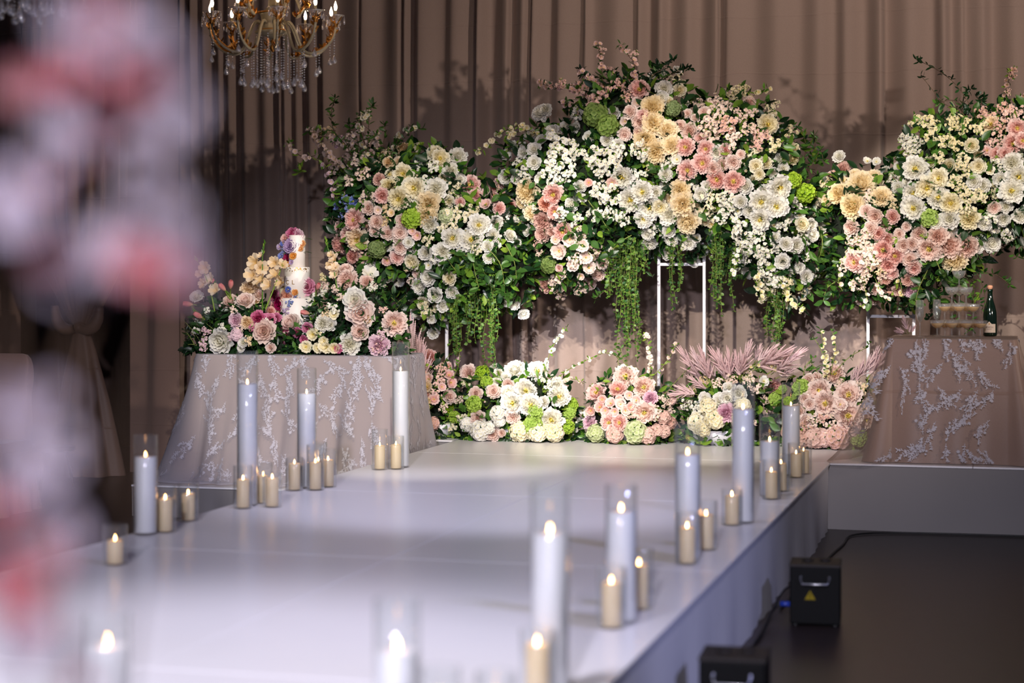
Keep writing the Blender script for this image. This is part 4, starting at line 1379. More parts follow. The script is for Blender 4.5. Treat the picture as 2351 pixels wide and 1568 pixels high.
# branches reaching out of the banks
BR = [
 # left bank
 ([(830, 400), (800, 340), (770, 300), (765, 260), (775, 228)], 'TL', None, 'leaf', 1.2), ([(820, 420), (790, 380), (745, 355), (700, 362), (672, 340), (664, 328)], 'TL', 'b', 'leaf_lime', 0.7),
 ([(800, 400), (760, 360), (715, 305), (735, 300)], 'TL', 'b', 'leaf_lime', 0.9), ([(840, 390), (845, 320), (848, 260), (856, 240)], 'TL', None, 'leaf', 1.2), ([(850, 380), (835, 320), (830, 280), (845, 262)], 'TL', 'c', 'leaf', 0.9),
 ([(860, 390), (880, 330), (885, 300), (882, 285)], 'TL', None, 'leaf', 1.3), ([(870, 390), (900, 350), (940, 305), (970, 295)], 'TL', None, 'leaf', 0.9), ([(900, 380), (912, 320), (935, 300), (948, 292)], 'TL', 'c', 'leaf', 0.8),
 ([(700, 362), (695, 385), (690, 398)], 'TL', None, 'leaf_lime', 1.0), ([(830, 390), (790, 330), (742, 312), (722, 300), (712, 302)], 'TL', 'b', 'leaf', 1.0), ([(780, 470), (760, 400), (752, 380)], 'TL', 'l', 'leaf_lime', 0.8),
 ([(820, 420), (810, 340), (805, 310), (800, 285)], 'TL', 'b', 'leaf', 1.1), ([(860, 400), (868, 345), (862, 310)], 'TL', 'b', 'leaf', 1.1), ([(800, 520), (770, 480), (758, 470)], 'TL', None, 'leaf_dark', 1.2), ([(800, 540), (775, 510), (762, 500)], 'TL', None, 'leaf_dark', 1.2),
 ([(900, 420), (925, 370), (950, 345)], 'TL', None, 'leaf', 1.2), ([(960, 420), (980, 370), (1000, 335)], 'TL', None, 'leaf_lime', 0.9), ([(840, 400), (825, 345), (815, 300), (822, 270)], 'TL', 'b', 'leaf', 1.2), ([(940, 430), (960, 400), (965, 370), (985, 355)], 'TL', None, 'leaf', 1.3),
 # middle bank
 ([(1240, 330), (1200, 290), (1155, 305), (1120, 335), (1106, 348)], 'TC', 'y', 'leaf_lime', 0.7), ([(1260, 330), (1215, 300), (1165, 312)], 'TC', 'y', 'leaf_lime', 0.6), ([(1240, 350), (1180, 330), (1160, 360)], 'TC', 'w', 'leaf_lime', 0.7),
 ([(1390, 240), (1385, 180), (1380, 130), (1376, 105)], 'TC', 'p', 'leaf', 0.8), ([(1440, 220), (1460, 170), (1450, 135), (1428, 104)], 'TC', 'p', 'leaf', 0.7), ([(1380, 260), (1330, 205), (1280, 200), (1240, 192)], 'TC', 'p', 'leaf', 0.8),
 ([(1420, 250), (1370, 190), (1345, 175), (1338, 165)], 'TC', 'p', 'leaf_dark', 1.4), ([(1480, 220), (1490, 180), (1520, 160), (1545, 138)], 'TC', None, 'leaf_dark', 1.6), ([(1500, 220), (1530, 180), (1560, 165), (1585, 158)], 'TC', None, 'leaf_dark', 1.6),
 ([(1440, 230), (1420, 185), (1400, 165)], 'TC', 'p', 'leaf_dark', 1.7), ([(1460, 230), (1500, 175), (1510, 152)], 'TC', None, 'leaf_dark', 1.6), ([(1400, 260), (1345, 220), (1310, 205)], 'TC', 'p', 'leaf', 1.2), ([(1390, 250), (1350, 245), (1300, 240)], 'TC', 'p', 'leaf', 0.9),
 ([(1680, 290), (1710, 240), (1740, 210), (1762, 203)], 'TC', 'y', 'leaf_lime', 0.6), ([(1700, 320), (1735, 270), (1745, 245), (1770, 240)], 'TC', None, 'leaf', 0.25), ([(1830, 400), (1850, 350), (1842, 300), (1820, 290)], 'TC', None, 'leaf', 1.2),
 ([(1840, 420), (1870, 370), (1885, 345), (1892, 370)], 'TC', None, 'leaf', 1.3), ([(1820, 400), (1825, 330), (1810, 288)], 'TC', None, 'leaf', 1.3), ([(1850, 400), (1870, 340), (1868, 310)], 'TC', None, 'leaf', 1.2), ([(1640, 300), (1650, 250), (1672, 205)], 'TC', 'b', 'leaf_lime', 0.8),
 ([(1480, 600), (1490, 620), (1500, 635)], 'TC', None, 'leaf', 0.9), ([(1430, 640), (1400, 660), (1368, 686)], 'TC', None, 'leaf', 0.9),
 # right bank
 ([(2250, 290), (2220, 230), (2190, 190), (2150, 160), (2105, 138)], 'TR', None, 'leaf_dark', 0.9), ([(2240, 300), (2200, 250), (2170, 240), (2115, 175)], 'TR', None, 'leaf_dark', 0.5), ([(2230, 260), (2190, 230), (2150, 238)], 'TR', None, 'leaf', 1.0),
 ([(2220, 300), (2210, 250), (2215, 215), (2230, 205)], 'TR', None, 'leaf_dark', 1.6), ([(2250, 300), (2250, 250), (2258, 225)], 'TR', None, 'leaf_dark', 1.7), ([(2300, 320), (2305, 250), (2312, 200), (2325, 165)], 'TR', 'p', 'leaf_lime', 0.8),
 ([(2330, 300), (2335, 240), (2350, 225), (2370, 220)], 'TR', 'p', 'leaf_lime', 0.9), ([(2280, 300), (2262, 250), (2240, 222)], 'TR', None, 'leaf_dark', 1.6), ([(2270, 540), (2310, 570), (2335, 590)], 'TR', None, 'leaf', 0.5), ([(2220, 590), (2240, 620), (2290, 632), (2318, 655)], 'TR', None, 'leaf', 0.9),
 ([(2200, 600), (2230, 640), (2240, 690)], 'TR', None, 'leaf_lime', 0.9), ([(2220, 600), (2250, 640), (2262, 690), (2256, 710)], 'TR', None, 'leaf', 0.8), ([(2180, 620), (2170, 660), (2150, 690)], 'TR', None, 'leaf', 1.0), ([(2200, 620), (2205, 680), (2190, 750)], 'TR', None, 'leaf', 0.9),
 ([(2215, 620), (2235, 690), (2225, 760)], 'TR', None, 'leaf', 0.9), ([(2150, 640), (2150, 690), (2130, 735)], 'TR', None, 'leaf_dark', 1.0), ([(2260, 520), (2300, 540), (2320, 562)], 'TR', 'w', 'leaf', 0.6), ([(2080, 680), (2060, 700), (2085, 705)], 'TR', None, 'leaf_dark', 1.2)]
TH = {'TL': TL, 'TC': TC, 'TR': TR}
rb = random.Random(41)
for (pts, th, fl, lm, dn) in BR:
    branch(TH[th], pts, 12.42 + rb.uniform(-0.1, 0.1), rb, fl, fsize=8.5, leaf=16, lmat=lm, density=dn * 1.25, fd=0.75, cluster=3)
# leafy sprays with larger leaves hanging in front of the left bank
for (pts, th) in (([(1010, 560), (1030, 600), (1060, 640)], TL), ([(1080, 560), (1090, 620), (1100, 660)], TL), ([(1120, 570), (1150, 610), (1160, 680)], TL), ([(1030, 580), (1080, 590), (1120, 630)], TL), ([(1160, 560), (1180, 600), (1185, 640)], TL),
                  ([(1290, 500), (1310, 540), (1330, 560)], TC), ([(1350, 460), (1380, 500), (1400, 530)], TC), ([(1480, 390), (1500, 400), (1530, 410)], TC), ([(1450, 540), (1420, 560), (1400, 590)], TC), ([(1880, 520), (1890, 560), (1880, 600)], TC),
                  ([(2150, 600), (2170, 640), (2190, 650)], TR), ([(2130, 620), (2110, 660), (2100, 700)], TR), ([(1930, 640), (1900, 660), (1890, 690)], TR), ([(1980, 500), (2000, 520), (2040, 520)], TR)):
    branch(th, pts, 12.05, rb, None, leaf=26, lmat='leaf', smat='stem', density=0.9, name='leafy_spray', lw=0.5)

# ---- white stands under the banks
def stand(xa, xb, ybar, Y, label, ztop=1.75):
    pa, pb = at(xa, ybar, Y), at(xb, ybar, Y)
    t = thing('flower_stand', ((pa.x + pb.x) / 2, Y, STAGE), label, 'stand', 'white square tube stands under the flower banks')
    w = 0.0105
    for x in (pa.x, pb.x):
        for y in (Y,):
            b_ = MB(); b_.box(x - w, x + w, y - w, y + w, STAGE + 0.012, ztop)
            bevel(part('post', b_, [M['white_metal']], t, smooth=False), 0.002, 1)
    for y in (Y,):
        b_ = MB(); b_.box(pa.x + w, pb.x - w, y - w, y + w, pa.z - w, pa.z + w)
        bevel(part('crossbar', b_, [M['white_metal']], t, smooth=False), 0.002, 1)
    b_ = MB(); b_.box(pa.x - w, pb.x + w, Y - 0.02, Y + 0.26, STAGE, STAGE + 0.012)
    part('base_plate', b_, [M['white_metal']], t, smooth=False)
    b_ = MB(); b_.box(pa.x - w, pb.x + w, Y - 0.1, Y + 0.1, ztop, ztop + 0.012)
    part('top_plate', b_, [M['white_metal']], t, smooth=False)
stand(1513, 1617, 607, 12.48, 'white metal frame stand under the widest flower bank')
stand(946, 1026, 700, 12.48, 'white metal frame stand under the flower bank beside the cake table')
stand(1993, 2098, 726, 12.68, 'white metal frame stand beside the champagne table')

# ================================================================== flowers along the stage floor
FG = crop(900, 740, 4.053, [
 (350,325,155,'Bp'),(325,600,105,'Oe'),(530,490,95,'Op'),(465,600,75,'Op'),(520,410,75,'Op'),(300,680,105,'Op'),(390,715,85,'Op'),(190,640,95,'Oe'),(550,560,95,'Op'),(430,520,120,'Sp'),(540,690,110,'Rb'),(240,770,130,'Se'),(330,770,110,'Se'),(190,830,100,'Se'),
 (300,960,180,'Hp'),(220,1010,150,'He'),(380,940,120,'Hp'),(450,440,110,'Sp'),(250,560,110,'Sp'),(420,650,110,'Sp'),(200,930,130,'He'),(340,530,100,'Op'),(280,490,100,'Sp'),(480,800,90,'Sb'),(170,720,110,'Se')])
FG2 = crop(900, 740, 4.053, [
 (715,470,130,'Bb'),(840,470,125,'VL'),(885,560,110,'VL'),(760,760,130,'VL'),(515,790,105,'VL'),(580,880,100,'VL'),(955,420,85,'Rw'),(1000,470,90,'Bw'),(1145,445,170,'Bw'),(1360,455,155,'Pw'),(970,540,75,'Rw'),(1080,580,90,'Rb'),(1245,635,155,'Pw'),
 (945,640,115,'Rb'),(780,660,110,'Rb'),(1080,650,110,'Pw'),(1120,755,160,'Pw'),(1290,770,165,'Pw'),(1555,690,165,'Pw'),(1410,740,95,'Rw'),(1330,840,130,'VL'),(1315,960,175,'VL'),(1665,770,120,'VL'),(1650,850,105,'VL'),(1630,970,120,'VL'),(1485,910,175,'Pw'),
 (1120,880,120,'Rb'),(800,890,115,'Rb'),(935,1070,115,'Rb'),(1020,1030,60,'Rb'),(865,740,50,'Ub'),(980,850,140,'Hw'),(820,1010,180,'Hw'),(700,950,130,'Hw'),(560,980,140,'Sc'),(480,960,110,'Sc'),(1190,1040,175,'Hc'),(1350,1070,175,'Hc'),(1510,1060,175,'Hc'),
 (1000,920,110,'Hw'),(1540,580,115,'Bw'),(1480,560,150,'Sw'),(1440,600,120,'Sw'),(1400,500,100,'Sw'),(690,540,110,'Sc'),(640,900,110,'Sc'),(900,980,120,'Hw'),(1430,1000,120,'Hc'),(1750,920,110,'Sw'),(1700,1000,120,'Sw'),(620,720,90,'Sb'),(1060,500,80,'Rw')])
FP = crop(1340, 820, 7.837, [
 (750,350,365,'Pb'),(1080,540,295,'Pb'),(225,640,315,'Pp'),(610,570,255,'Pp'),(485,830,185,'Op'),(660,840,185,'Ob'),(950,780,185,'Op'),(1090,1000,295,'Pb'),(1010,900,225,'Pb'),(450,1180,235,'Pp'),(640,1180,235,'Pp'),(510,1290,155,'Op'),(390,960,165,'Op'),(290,900,185,'Op'),
 (130,960,165,'Op'),(100,1170,225,'Bl'),(220,1440,310,'Hq'),(560,1420,300,'Hd'),(570,1510,180,'Rp'),(930,1340,400,'Hq'),(1200,730,225,'Bl'),(1420,720,180,'Sb'),(1480,830,180,'Sb'),(1570,760,190,'Hp'),(1430,1080,260,'Hd'),(1320,1310,220,'Hd'),(1450,1330,220,'Hd'),(1150,1470,300,'Hd'),
 (640,760,150,'Op'),(850,900,160,'Op'),(750,960,150,'Ob'),(560,980,160,'Op'),(820,690,150,'Op'),(330,760,150,'Op'),(1300,950,180,'Sb'),(1280,1100,180,'Sb'),(860,1060,170,'Sp'),(1560,1180,220,'Hd'),(1600,980,200,'Sb'),(100,1330,150,'Sc'),(60,1020,120,'Ow'),(-20,960,120,'Ow')])
FH = crop(1450, 740, 3.918, [
 (440,690,110,'Sc'),(540,640,120,'Se'),(650,540,120,'Se'),(710,500,100,'Sb'),(880,585,95,'Rw'),(860,680,115,'Rw'),(790,700,115,'Rw'),(660,680,95,'Rw'),(720,680,180,'Hc'),(690,760,150,'Hc'),(750,870,175,'Hc'),(590,900,175,'Hc'),(850,810,145,'Bl'),(560,760,120,'Sw'),(500,740,110,'Sw'),
 (1190,530,90,'Ow'),(1290,580,115,'Bp'),(1200,690,100,'Sb'),(1220,780,110,'Sb'),(960,640,120,'Rw'),(1000,760,160,'Hc'),(620,800,110,'Sw'),(1120,620,110,'Sb'),(960,860,160,'Hc'),(1060,540,100,'Sb'),(780,560,120,'Sb'),(900,520,110,'Sb'),(1060,900,120,'Sb'),(640,960,130,'Hc')])
FH2 = crop(1450, 740, 3.918, [
 (1300,690,115,'VL'),(1530,590,135,'VL'),(1360,600,70,'VL'),(1410,710,80,'VL'),(1820,460,155,'Pb'),(1590,520,115,'Rb'),(1660,490,85,'Rb'),(1690,620,175,'Pb'),(1740,730,185,'Pb'),(1950,650,185,'Pb'),(1560,690,85,'Rb'),(1600,740,85,'Rb'),(1570,890,115,'Rb'),(1950,840,190,'Pb'),(1660,1000,65,'Rp'),
 (1850,1040,215,'Hp'),(1650,1090,185,'Hd'),(1560,960,130,'Sd'),(2040,1040,135,'VL'),(1800,950,150,'Sb'),(2080,640,140,'Se'),(2050,560,120,'Sb'),(1640,880,120,'Sb'),(1720,880,120,'Sp'),(1820,820,130,'Sb'),(2080,760,130,'Sb'),(2110,880,140,'Pb'),(1450,880,120,'Sb'),(1420,980,140,'Hd'),(1530,1080,150,'Hd'),(1730,1040,160,'Hp'),(1980,960,150,'Hp'),(1880,740,110,'Ob'),(1500,800,120,'Rb'),(1640,560,90,'Sb'),(1870,560,120,'Sb')])

def floor_bank(key, poly, items, label, sd, nl, ns, leaf_mats, Y=12.45, D=0.42):
    rnd = random.Random(sd)
    mo = Mound(poly, Y, D, 90, zmin=STAGE + 0.02)
    cx = sum(p[0] for p in poly) / len(poly)
    base = at(cx, 1000, 12.3)
    th = thing('floor_arrangement', (base.x, 12.3, STAGE), label, 'flowers', 'low flower arrangements along the stage floor')
    mo.thing = th
    mound_core(th, mo, inset=0.12, step=20, back=0.0)
    foliage(th, mo, nl, ns, leaf_mats, rnd, size=(16, 30), spread=5)
    plant_flowers(th, mo, items, rnd, face=0.6)
    c = Vector((base.x, 12.27, STAGE))
    b_ = MB()
    b_.lathe([(0.08, 0.0), (0.13, 0.0), (0.19, 0.05), (0.21, 0.10), (0.20, 0.10), (0.17, 0.05), (0.0, 0.04)], 24, c=c)
    part('bowl', b_, [M['white_metal']], th)
    return th, mo

GM = [M['leaf'], M['leaf_dark'], M['leaf_lime']]
F1, m1 = floor_bank(1, [(925,1090),(925,900),(950,850),(985,822),(1020,830),(1045,860),(1052,930),(1045,1090)], FG, 'low arrangement of peach and pink blossoms with feathery plumes beside the glass candle cylinder', 51, 60, 350, GM)
F2, m2 = floor_bank(2, [(1022,1090),(1022,930),(1060,870),(1110,855),(1170,850),(1240,850),(1290,870),(1320,930),(1335,1090)], FG2, 'low arrangement of white peonies and lime viburnum on the stage floor', 52, 120, 600, GM)
F3, m3 = floor_bank(3, [(1335,1090),(1335,920),(1360,880),(1430,850),(1490,860),(1550,900),(1560,1090)], FP, 'low arrangement of pink peonies and pale green hydrangea on the stage floor', 53, 90, 450, GM)
F4, m4 = floor_bank(4, [(1550,1090),(1560,920),(1600,870),(1680,840),(1760,860),(1765,1090)], FH, 'low arrangement of cream hydrangea under pink plumes behind the tall candles', 54, 90, 450, GM)
F5, m5 = floor_bank(5, [(1770,1090),(1775,900),(1830,860),(1900,840),(1980,870),(2020,900),(2020,1090)], FH2, 'low arrangement of blush peonies beside the champagne table', 55, 90, 450, GM)

rp = random.Random(61)
def plumes(th, items, Y=12.2):
    """x, y of the root, x, y of the tip"""
    for (x0, y0, x1, y1) in items:
        p0, p1 = at(x0, y0, Y + rp.uniform(-0.06, 0.06)), at(x1, y1, Y + rp.uniform(-0.1, 0.05))
        d = p1 - p0
        L = d.length
        link('astilbe_plume', rp.choice(LIB['plume']), th, (p0 + p1) / 2, face_quat(d, rp.uniform(0, 6.28)), L * 1.0, [PET['astilbe']])
plumes(F1, [(950, 900, 946, 765), (935, 900, 925, 800), (955, 910, 962, 800), (945, 930, 930, 830), (965, 930, 972, 820), (960, 900, 985, 840), (1040, 850, 1052, 822)])
plumes(F4, [(1625, 890, 1570, 815), (1630, 880, 1595, 815), (1635, 890, 1612, 815), (1690, 880, 1640, 815), (1670, 890, 1652, 820), (1680, 880, 1672, 815), (1690, 880, 1718, 802), (1700, 880, 1690, 818), (1720, 850, 1800, 810), (1725, 840, 1775, 800), (1730, 838, 1745, 798), (1760, 860, 1834, 812), (1770, 860, 1812, 830),
            (1600, 900, 1545, 905), (1640, 905, 1590, 872), (1610, 910, 1560, 890), (1780, 870, 1818, 850), (1650, 880, 1618, 835), (1700, 870, 1705, 825)])
plumes(F5, [(1960, 890, 1978, 840), (1965, 880, 2004, 820), (1990, 880, 2012, 812), (1990, 870, 2040, 805), (1950, 890, 1965, 850), (2000, 900, 2020, 850)])
for (pts, th, fl, lm) in (([(1245, 900), (1250, 850), (1265, 800), (1285, 770), (1298, 752)], F2, 'w', 'leaf_lime'), ([(1250, 905), (1290, 860), (1340, 830), (1390, 810), (1415, 818)], F2, 'w', 'leaf_lime'), ([(1270, 890), (1310, 870), (1335, 875)], F2, 'b', 'leaf_lime'),
                          ([(1450, 850), (1432, 830), (1424, 800)], F3, None, 'leaf'), ([(1490, 890), (1495, 840), (1492, 790), (1488, 768)], F3, 'b', 'leaf_lime'), ([(1492, 870), (1530, 830), (1550, 790)], F3, 'b', 'leaf_lime'), ([(1495, 940), (1540, 890), (1580, 848)], F3, None, 'leaf'),
                          ([(1420, 870), (1420, 840), (1418, 815)], F3, None, 'leaf'), ([(1700, 870), (1720, 845), (1750, 835), (1790, 850)], F4, 'y', 'leaf'), ([(1700, 880), (1730, 850), (1770, 845), (1800, 860)], F4, 'b', 'leaf'),
                          ([(1900, 880), (1895, 820), (1890, 780), (1885, 755)], F5, 'y', 'leaf'), ([(1900, 880), (1915, 820), (1918, 790), (1910, 760)], F5, 'y', 'leaf'), ([(1890, 880), (1870, 840), (1862, 830)], F5, None, 'leaf'), ([(1910, 860), (1950, 820), (1985, 800), (1998, 785)], F5, None, 'leaf'),
                          ([(1842, 880), (1850, 840), (1870, 820)], F5, None, 'leaf'), ([(1900, 850), (1885, 800), (1868, 772)], F5, None, 'leaf'), ([(1010, 850), (1030, 820), (1050, 805)], F1, None, 'leaf'), ([(1040, 870), (1055, 830), (1052, 800)], F1, None, 'leaf_lime')):
    branch(th, pts, 12.2, rb, fl, fsize=7, leaf=11, lmat=lm, smat='stem', density=0.8, fd=0.7, cluster=3, width=1.8, lw=0.42)

# ================================================================== candles along the runway
def candle_flame(parent, top, s=1.0):
    """wick and flame above a wax surface; top = centre of the wax surface"""
    b_ = MB(); b_.tube([top + Vector((0, 0, -0.004)), top + Vector((0.001, 0, 0.010 * s))], 0.0012, 5)
    part('wick', b_, [M['wick']], parent)
    b_ = MB()
    b_.lathe([(0.0005, 0.004), (0.0040, 0.008), (0.0056, 0.014), (0.0050, 0.021), (0.0030, 0.029), (0.0003, 0.037)], 8, c=(top.x, top.y, top.z))
    b_.v = [(top.x + (p[0] - top.x) * s, top.y + (p[1] - top.y) * s, top.z + (p[2] - top.z) * s) for p in b_.v]
    part('flame', b_, [M['flame']], parent, label='small glowing candle flame')

def glass_tube(c, r, h, th=0.0025, base=0.006):
    b_ = MB()
    b_.lathe([(0.0, 0.0), (r - 0.004, 0.0), (r, 0.004), (r, h - 0.001), (r - th * 0.5, h), (r - th, h - 0.001), (r - th, base), (0.0, base)], 32, c=c)
    return b_

def candle_vase(p, h, fill, label, r=0.0515, group='tall wax filled glass cylinders along the runway'):
    t = thing('candle_vase', p, label, 'candle', group)
    part('glass_cylinder', glass_tube(p, r, h), [M['glass']], t)
    b_ = MB()
    b_.lathe([(0.0, 0.010), (r - 0.007, 0.010), (r - 0.0035, 0.016), (r - 0.0035, fill - 0.004), (r - 0.007, fill), (0.010, fill - 0.004), (0.0, fill - 0.004)], 32, c=p)
    part('wax_fill', b_, [M['wax']], t, label='white granulated wax')
    candle_flame(t, Vector((p.x, p.y, p.z + fill - 0.004)), 0.72)
    return t

ORD = ['first', 'second', 'third', 'fourth', 'fifth', 'sixth', 'seventh', 'eighth', 'ninth', 'tenth', 'eleventh', 'twelfth', 'thirteenth', 'fourteenth']
SIDE = {'R': 'black machine side', 'L': 'cake table side'}

# photograph: middle x, rim y, wax y, foot y
VR = [(1816, 878, 931, 1092), (1767, 950, 1012, 1140), (1706, 878, 938, 1200), (1579, 970, 1042, 1285), (1426, 1112, 1172, 1428), (1263, 1112, 1222, 1590), (912, 1372, 1492, 1790)]
VL = [(920, 785, 851, 1073), (704, 845, 903, 1120), (568, 806, 881, 1160), (315, 997, 1047, 1226)]
vase_pos = []
for side, lst in (('R', VR), ('L', VL)):
    for i, (x, yt, yw, yb) in enumerate(lst):
        p = on_z(x, yb, STAGE)
        p.x = min(max(p.x, RX0 + 0.075), RX1 - 0.075)
        s = scale_at(p)
        candle_vase(p, (yb - yt) * s, (yb - yw) * s, '%s tall wax filled glass cylinder from the stage, %s of runway' % (ORD[i], SIDE[side]))
        vase_pos.append(p)
p = on_z(246, 1780, STAGE)
candle_vase(p, 0.36, 0.29, 'tall wax filled glass candle cylinder standing alone behind the foreground blossoms')

def pillar(p, h, label, glass_h, glabel, r=0.0305, flame=True):
    t = thing('pillar_candle', p + Vector((0, 0, 0.0065)), label, 'candle', 'ivory pillar candles along the runway')
    c = p + Vector((0, 0, 0.0065))
    b_ = MB()
    b_.lathe([(0.0, 0.0), (r - 0.002, 0.0), (r, 0.002), (r, h - 0.004), (r - 0.003, h), (r - 0.006, h - 0.002), (0.008, h - 0.006), (0.0, h - 0.006)], 24, c=c)
    part('wax_body', b_, [M['ivory']], t)
    candle_flame(t, Vector((c.x, c.y, c.z + h - 0.006)), 0.68)
    if glass_h:
        o = part('glass_cylinder', glass_tube(p, 0.047, glass_h), [M['glass']], None)
        tag(o, glabel, 'glass', 'clear glass cylinders around the pillar candles')

# photograph: middle x, wax top y, foot y, rim y of its glass (0: none)
PR = [(1845, 1037, 1088, 1010), (1824, 1042, 1095, 1015), (1793, 1066, 1128, 1042), (1771, 1085, 1146, 1055), (1683, 1140, 1205, 1122), (1621, 1185, 1262, 1148), (1578, 1212, 1292, 1172), (1467, 1300, 1398, 1258), (1419, 1332, 1432, 1290), (1238, 1480, 1606, 1440), (1165, 1650, 1770, 1545), (1010, 1650, 1770, 1530)]
PLf = [(909, 1023, 1077, 1000), (880, 1025, 1078, 985), (753, 1058, 1118, 1030), (741, 1062, 1116, 1017), (724, 1064, 1125, 1020), (676, 1066, 1126, 1050), (601, 1095, 1156, 1062), (625, 1100, 1164, 1085), (558, 1103, 1167, 1068), (374, 1155, 1215, 1132), (352, 1150, 1224, 1117), (276, 1130, 1190, 1102), (264, 1243, 1296, 1225)]
for side, lst in (('R', PR), ('L', PLf)):
    placed = []
    for i, (x, yw, yb, yg) in enumerate(lst):
        p = on_z(x, yb, STAGE)
        p.x = min(max(p.x, RX0 + 0.06), RX1 - 0.06)
        for _ in range(60):           # stand clear of the other vessels
            moved = False
            for (q, rr) in [(v, 0.101) for v in vase_pos] + [(v, 0.096) for v in placed]:
                d = Vector((p.x - q.x, p.y - q.y, 0))
                if d.length < rr:
                    d = d.normalized() if d.length > 1e-5 else Vector((1, 0, 0))
                    p = Vector((q.x, q.y, p.z)) + d * (rr + 0.001)
                    moved = True
            p.x = min(max(p.x, RX0 + 0.055), RX1 - 0.055)
            if not moved:
                break
        placed.append(p)
        s = scale_at(p)
        pillar(p, (yb - yw) * s, '%s ivory pillar candle from the stage, %s of runway' % (ORD[i], SIDE[side]), max(0.155, (yb - yg) * s),
               'glass cylinder around %s ivory candle from stage, %s of runway' % (ORD[i], SIDE[side]))

# ================================================================== covered tables with lace
def rr_point(hx, hy, r, s):
    """point and outward normal on a rounded rectangle, s in 0..1 starting at the front left corner going right"""
    segs = [2 * (hx - r), PI * r / 2, 2 * (hy - r), PI * r / 2] * 2
    tot = sum(segs)
    d = (s % 1.0) * tot
    ang0 = -PI / 2
    corners = [(hx - r, -hy + r), (hx - r, hy - r), (-hx + r, hy - r), (-hx + r, -hy + r)]
    starts = [(-hx + r, -hy), (hx, -hy + r), (hx - r, hy), (-hx, hy - r)]
    dirs = [(1, 0), (0, 1), (-1, 0), (0, -1)]
    for k in range(4):
        L = segs[2 * k]
        if d <= L:
            x = starts[k][0] + dirs[k][0] * d
            y = starts[k][1] + dirs[k][1] * d
            return x, y, (math.cos(ang0), math.sin(ang0)), 0.0
        d -= L
        L = segs[2 * k + 1]
        if d <= L:
            a = ang0 + (PI / 2) * d / L
            return corners[k][0] + r * math.cos(a), corners[k][1] + r * math.sin(a), (math.cos(a), math.sin(a)), math.sin(PI * d / L)
        d -= L
        ang0 += PI / 2
    return starts[0][0], starts[0][1], (0, -1), 0

def cloth_fn(c, hx, hy, zt, zb, r, flare, cflare, nf, amp, seed, puddle=0.0, lift=0.0, rx=1.0):
    rn = random.Random(seed)
    ph = [rn.uniform(0, 6) for _ in range(6)]
    def fn(s, v):
        x, y, n, cor = rr_point(hx, hy, r, s)
        a = 2 * PI * s
        f = math.sin(nf * a + ph[0]) + 0.6 * math.sin((nf * 1.63) // 1 * a + ph[1] + v) + 0.4 * math.sin((nf * 2.4) // 1 * a + ph[2])
        out = lift + flare * v ** 1.3 + cflare * cor * v ** 1.2 + amp * f * min(1, v * 1.6) * (0.3 + v)
        if puddle and v > 0.93:
            out += puddle * ((v - 0.93) / 0.07) * (0.6 + 0.4 * math.sin(nf * a + ph[3]))
        if n[0] > 0:
            out = lift + (out - lift) * (1 + (rx - 1) * n[0])
        elif rx < 1:
            out = lift + (out - lift) * (1 + 0.42 * n[0])
        z = zt - (zt - zb) * min(1, v)
        if v < 0.02:
            out -= 0.008
        return Vector((c[0] + x + n[0] * out, c[1] + y + n[1] * out, z))
    return fn

def cloth_mesh(fn, n, m, top=True):
    b_ = MB()
    b_.grid(lambda u, v: tuple(fn(u, v)), n, m)
    if top:
        ring = [fn(i / n, 0.0) for i in range(n)]
        b_.add([tuple(p) for p in ring], [tuple(range(n))])
    return b_

def sprig(rnd):
    """flat lace motif: small rosettes and leaflets along one curling stem with side stems"""
    mb = []
    def blob(x, y, s, n=6):
        k = []
        for i in range(n * 2):
            a = 2 * PI * i / (n * 2) + x * 7
            q = s * (1.0 if i % 2 == 0 else 0.5)
            k.append((x + q * math.cos(a), y + q * math.sin(a)))
        mb.append(k)
    def leaf2(x, y, a, L, W):
        d = (math.cos(a), math.sin(a)); s = (-d[1], d[0])
        mb.append([(x, y), (x + d[0] * L * 0.5 + s[0] * W, y + d[1] * L * 0.5 + s[1] * W), (x + d[0] * L, y + d[1] * L), (x + d[0] * L * 0.5 - s[0] * W, y + d[1] * L * 0.5 - s[1] * W)])
    def stem(x, y, a, n, step, cur, depth):
        for j in range(n):
            x2, y2 = x + step * math.cos(a), y + step * math.sin(a)
            s = (-math.sin(a) * 0.008, math.cos(a) * 0.008)
            mb.append([(x - s[0], y - s[1]), (x2 - s[0], y2 - s[1]), (x2 + s[0], y2 + s[1]), (x + s[0], y + s[1])])
            for q in (1, -1):
                if rnd.random() < 0.8:
                    leaf2(x2, y2, a + q * rnd.uniform(0.5, 1.3), rnd.uniform(0.05, 0.11), rnd.uniform(0.012, 0.022))
            if depth and j % 2 == 1:
                q = 1 if (j // 2) % 2 else -1
                stem(x2, y2, a + q * rnd.uniform(0.6, 1.1), rnd.randint(3, 5), step * 0.8, -q * 0.25, 0)
            if rnd.random() < 0.28:
                blob(x2 + rnd.uniform(-.03, .03), y2 + rnd.uniform(-.03, .03), rnd.uniform(0.03, 0.06), 5)
            x, y = x2, y2
            a += cur + rnd.uniform(-0.1, 0.1)
        blob(x, y, rnd.uniform(0.03, 0.05), 5)
    stem(0.0, -0.42, PI / 2 + rnd.uniform(-0.3, 0.3), 10, 0.085, rnd.uniform(-0.09, 0.09), 1)
    for k in range(4):
        blob(rnd.gauss(0, 0.08), rnd.gauss(0, 0.10), rnd.uniform(0.05, 0.085), 7)
    return mb

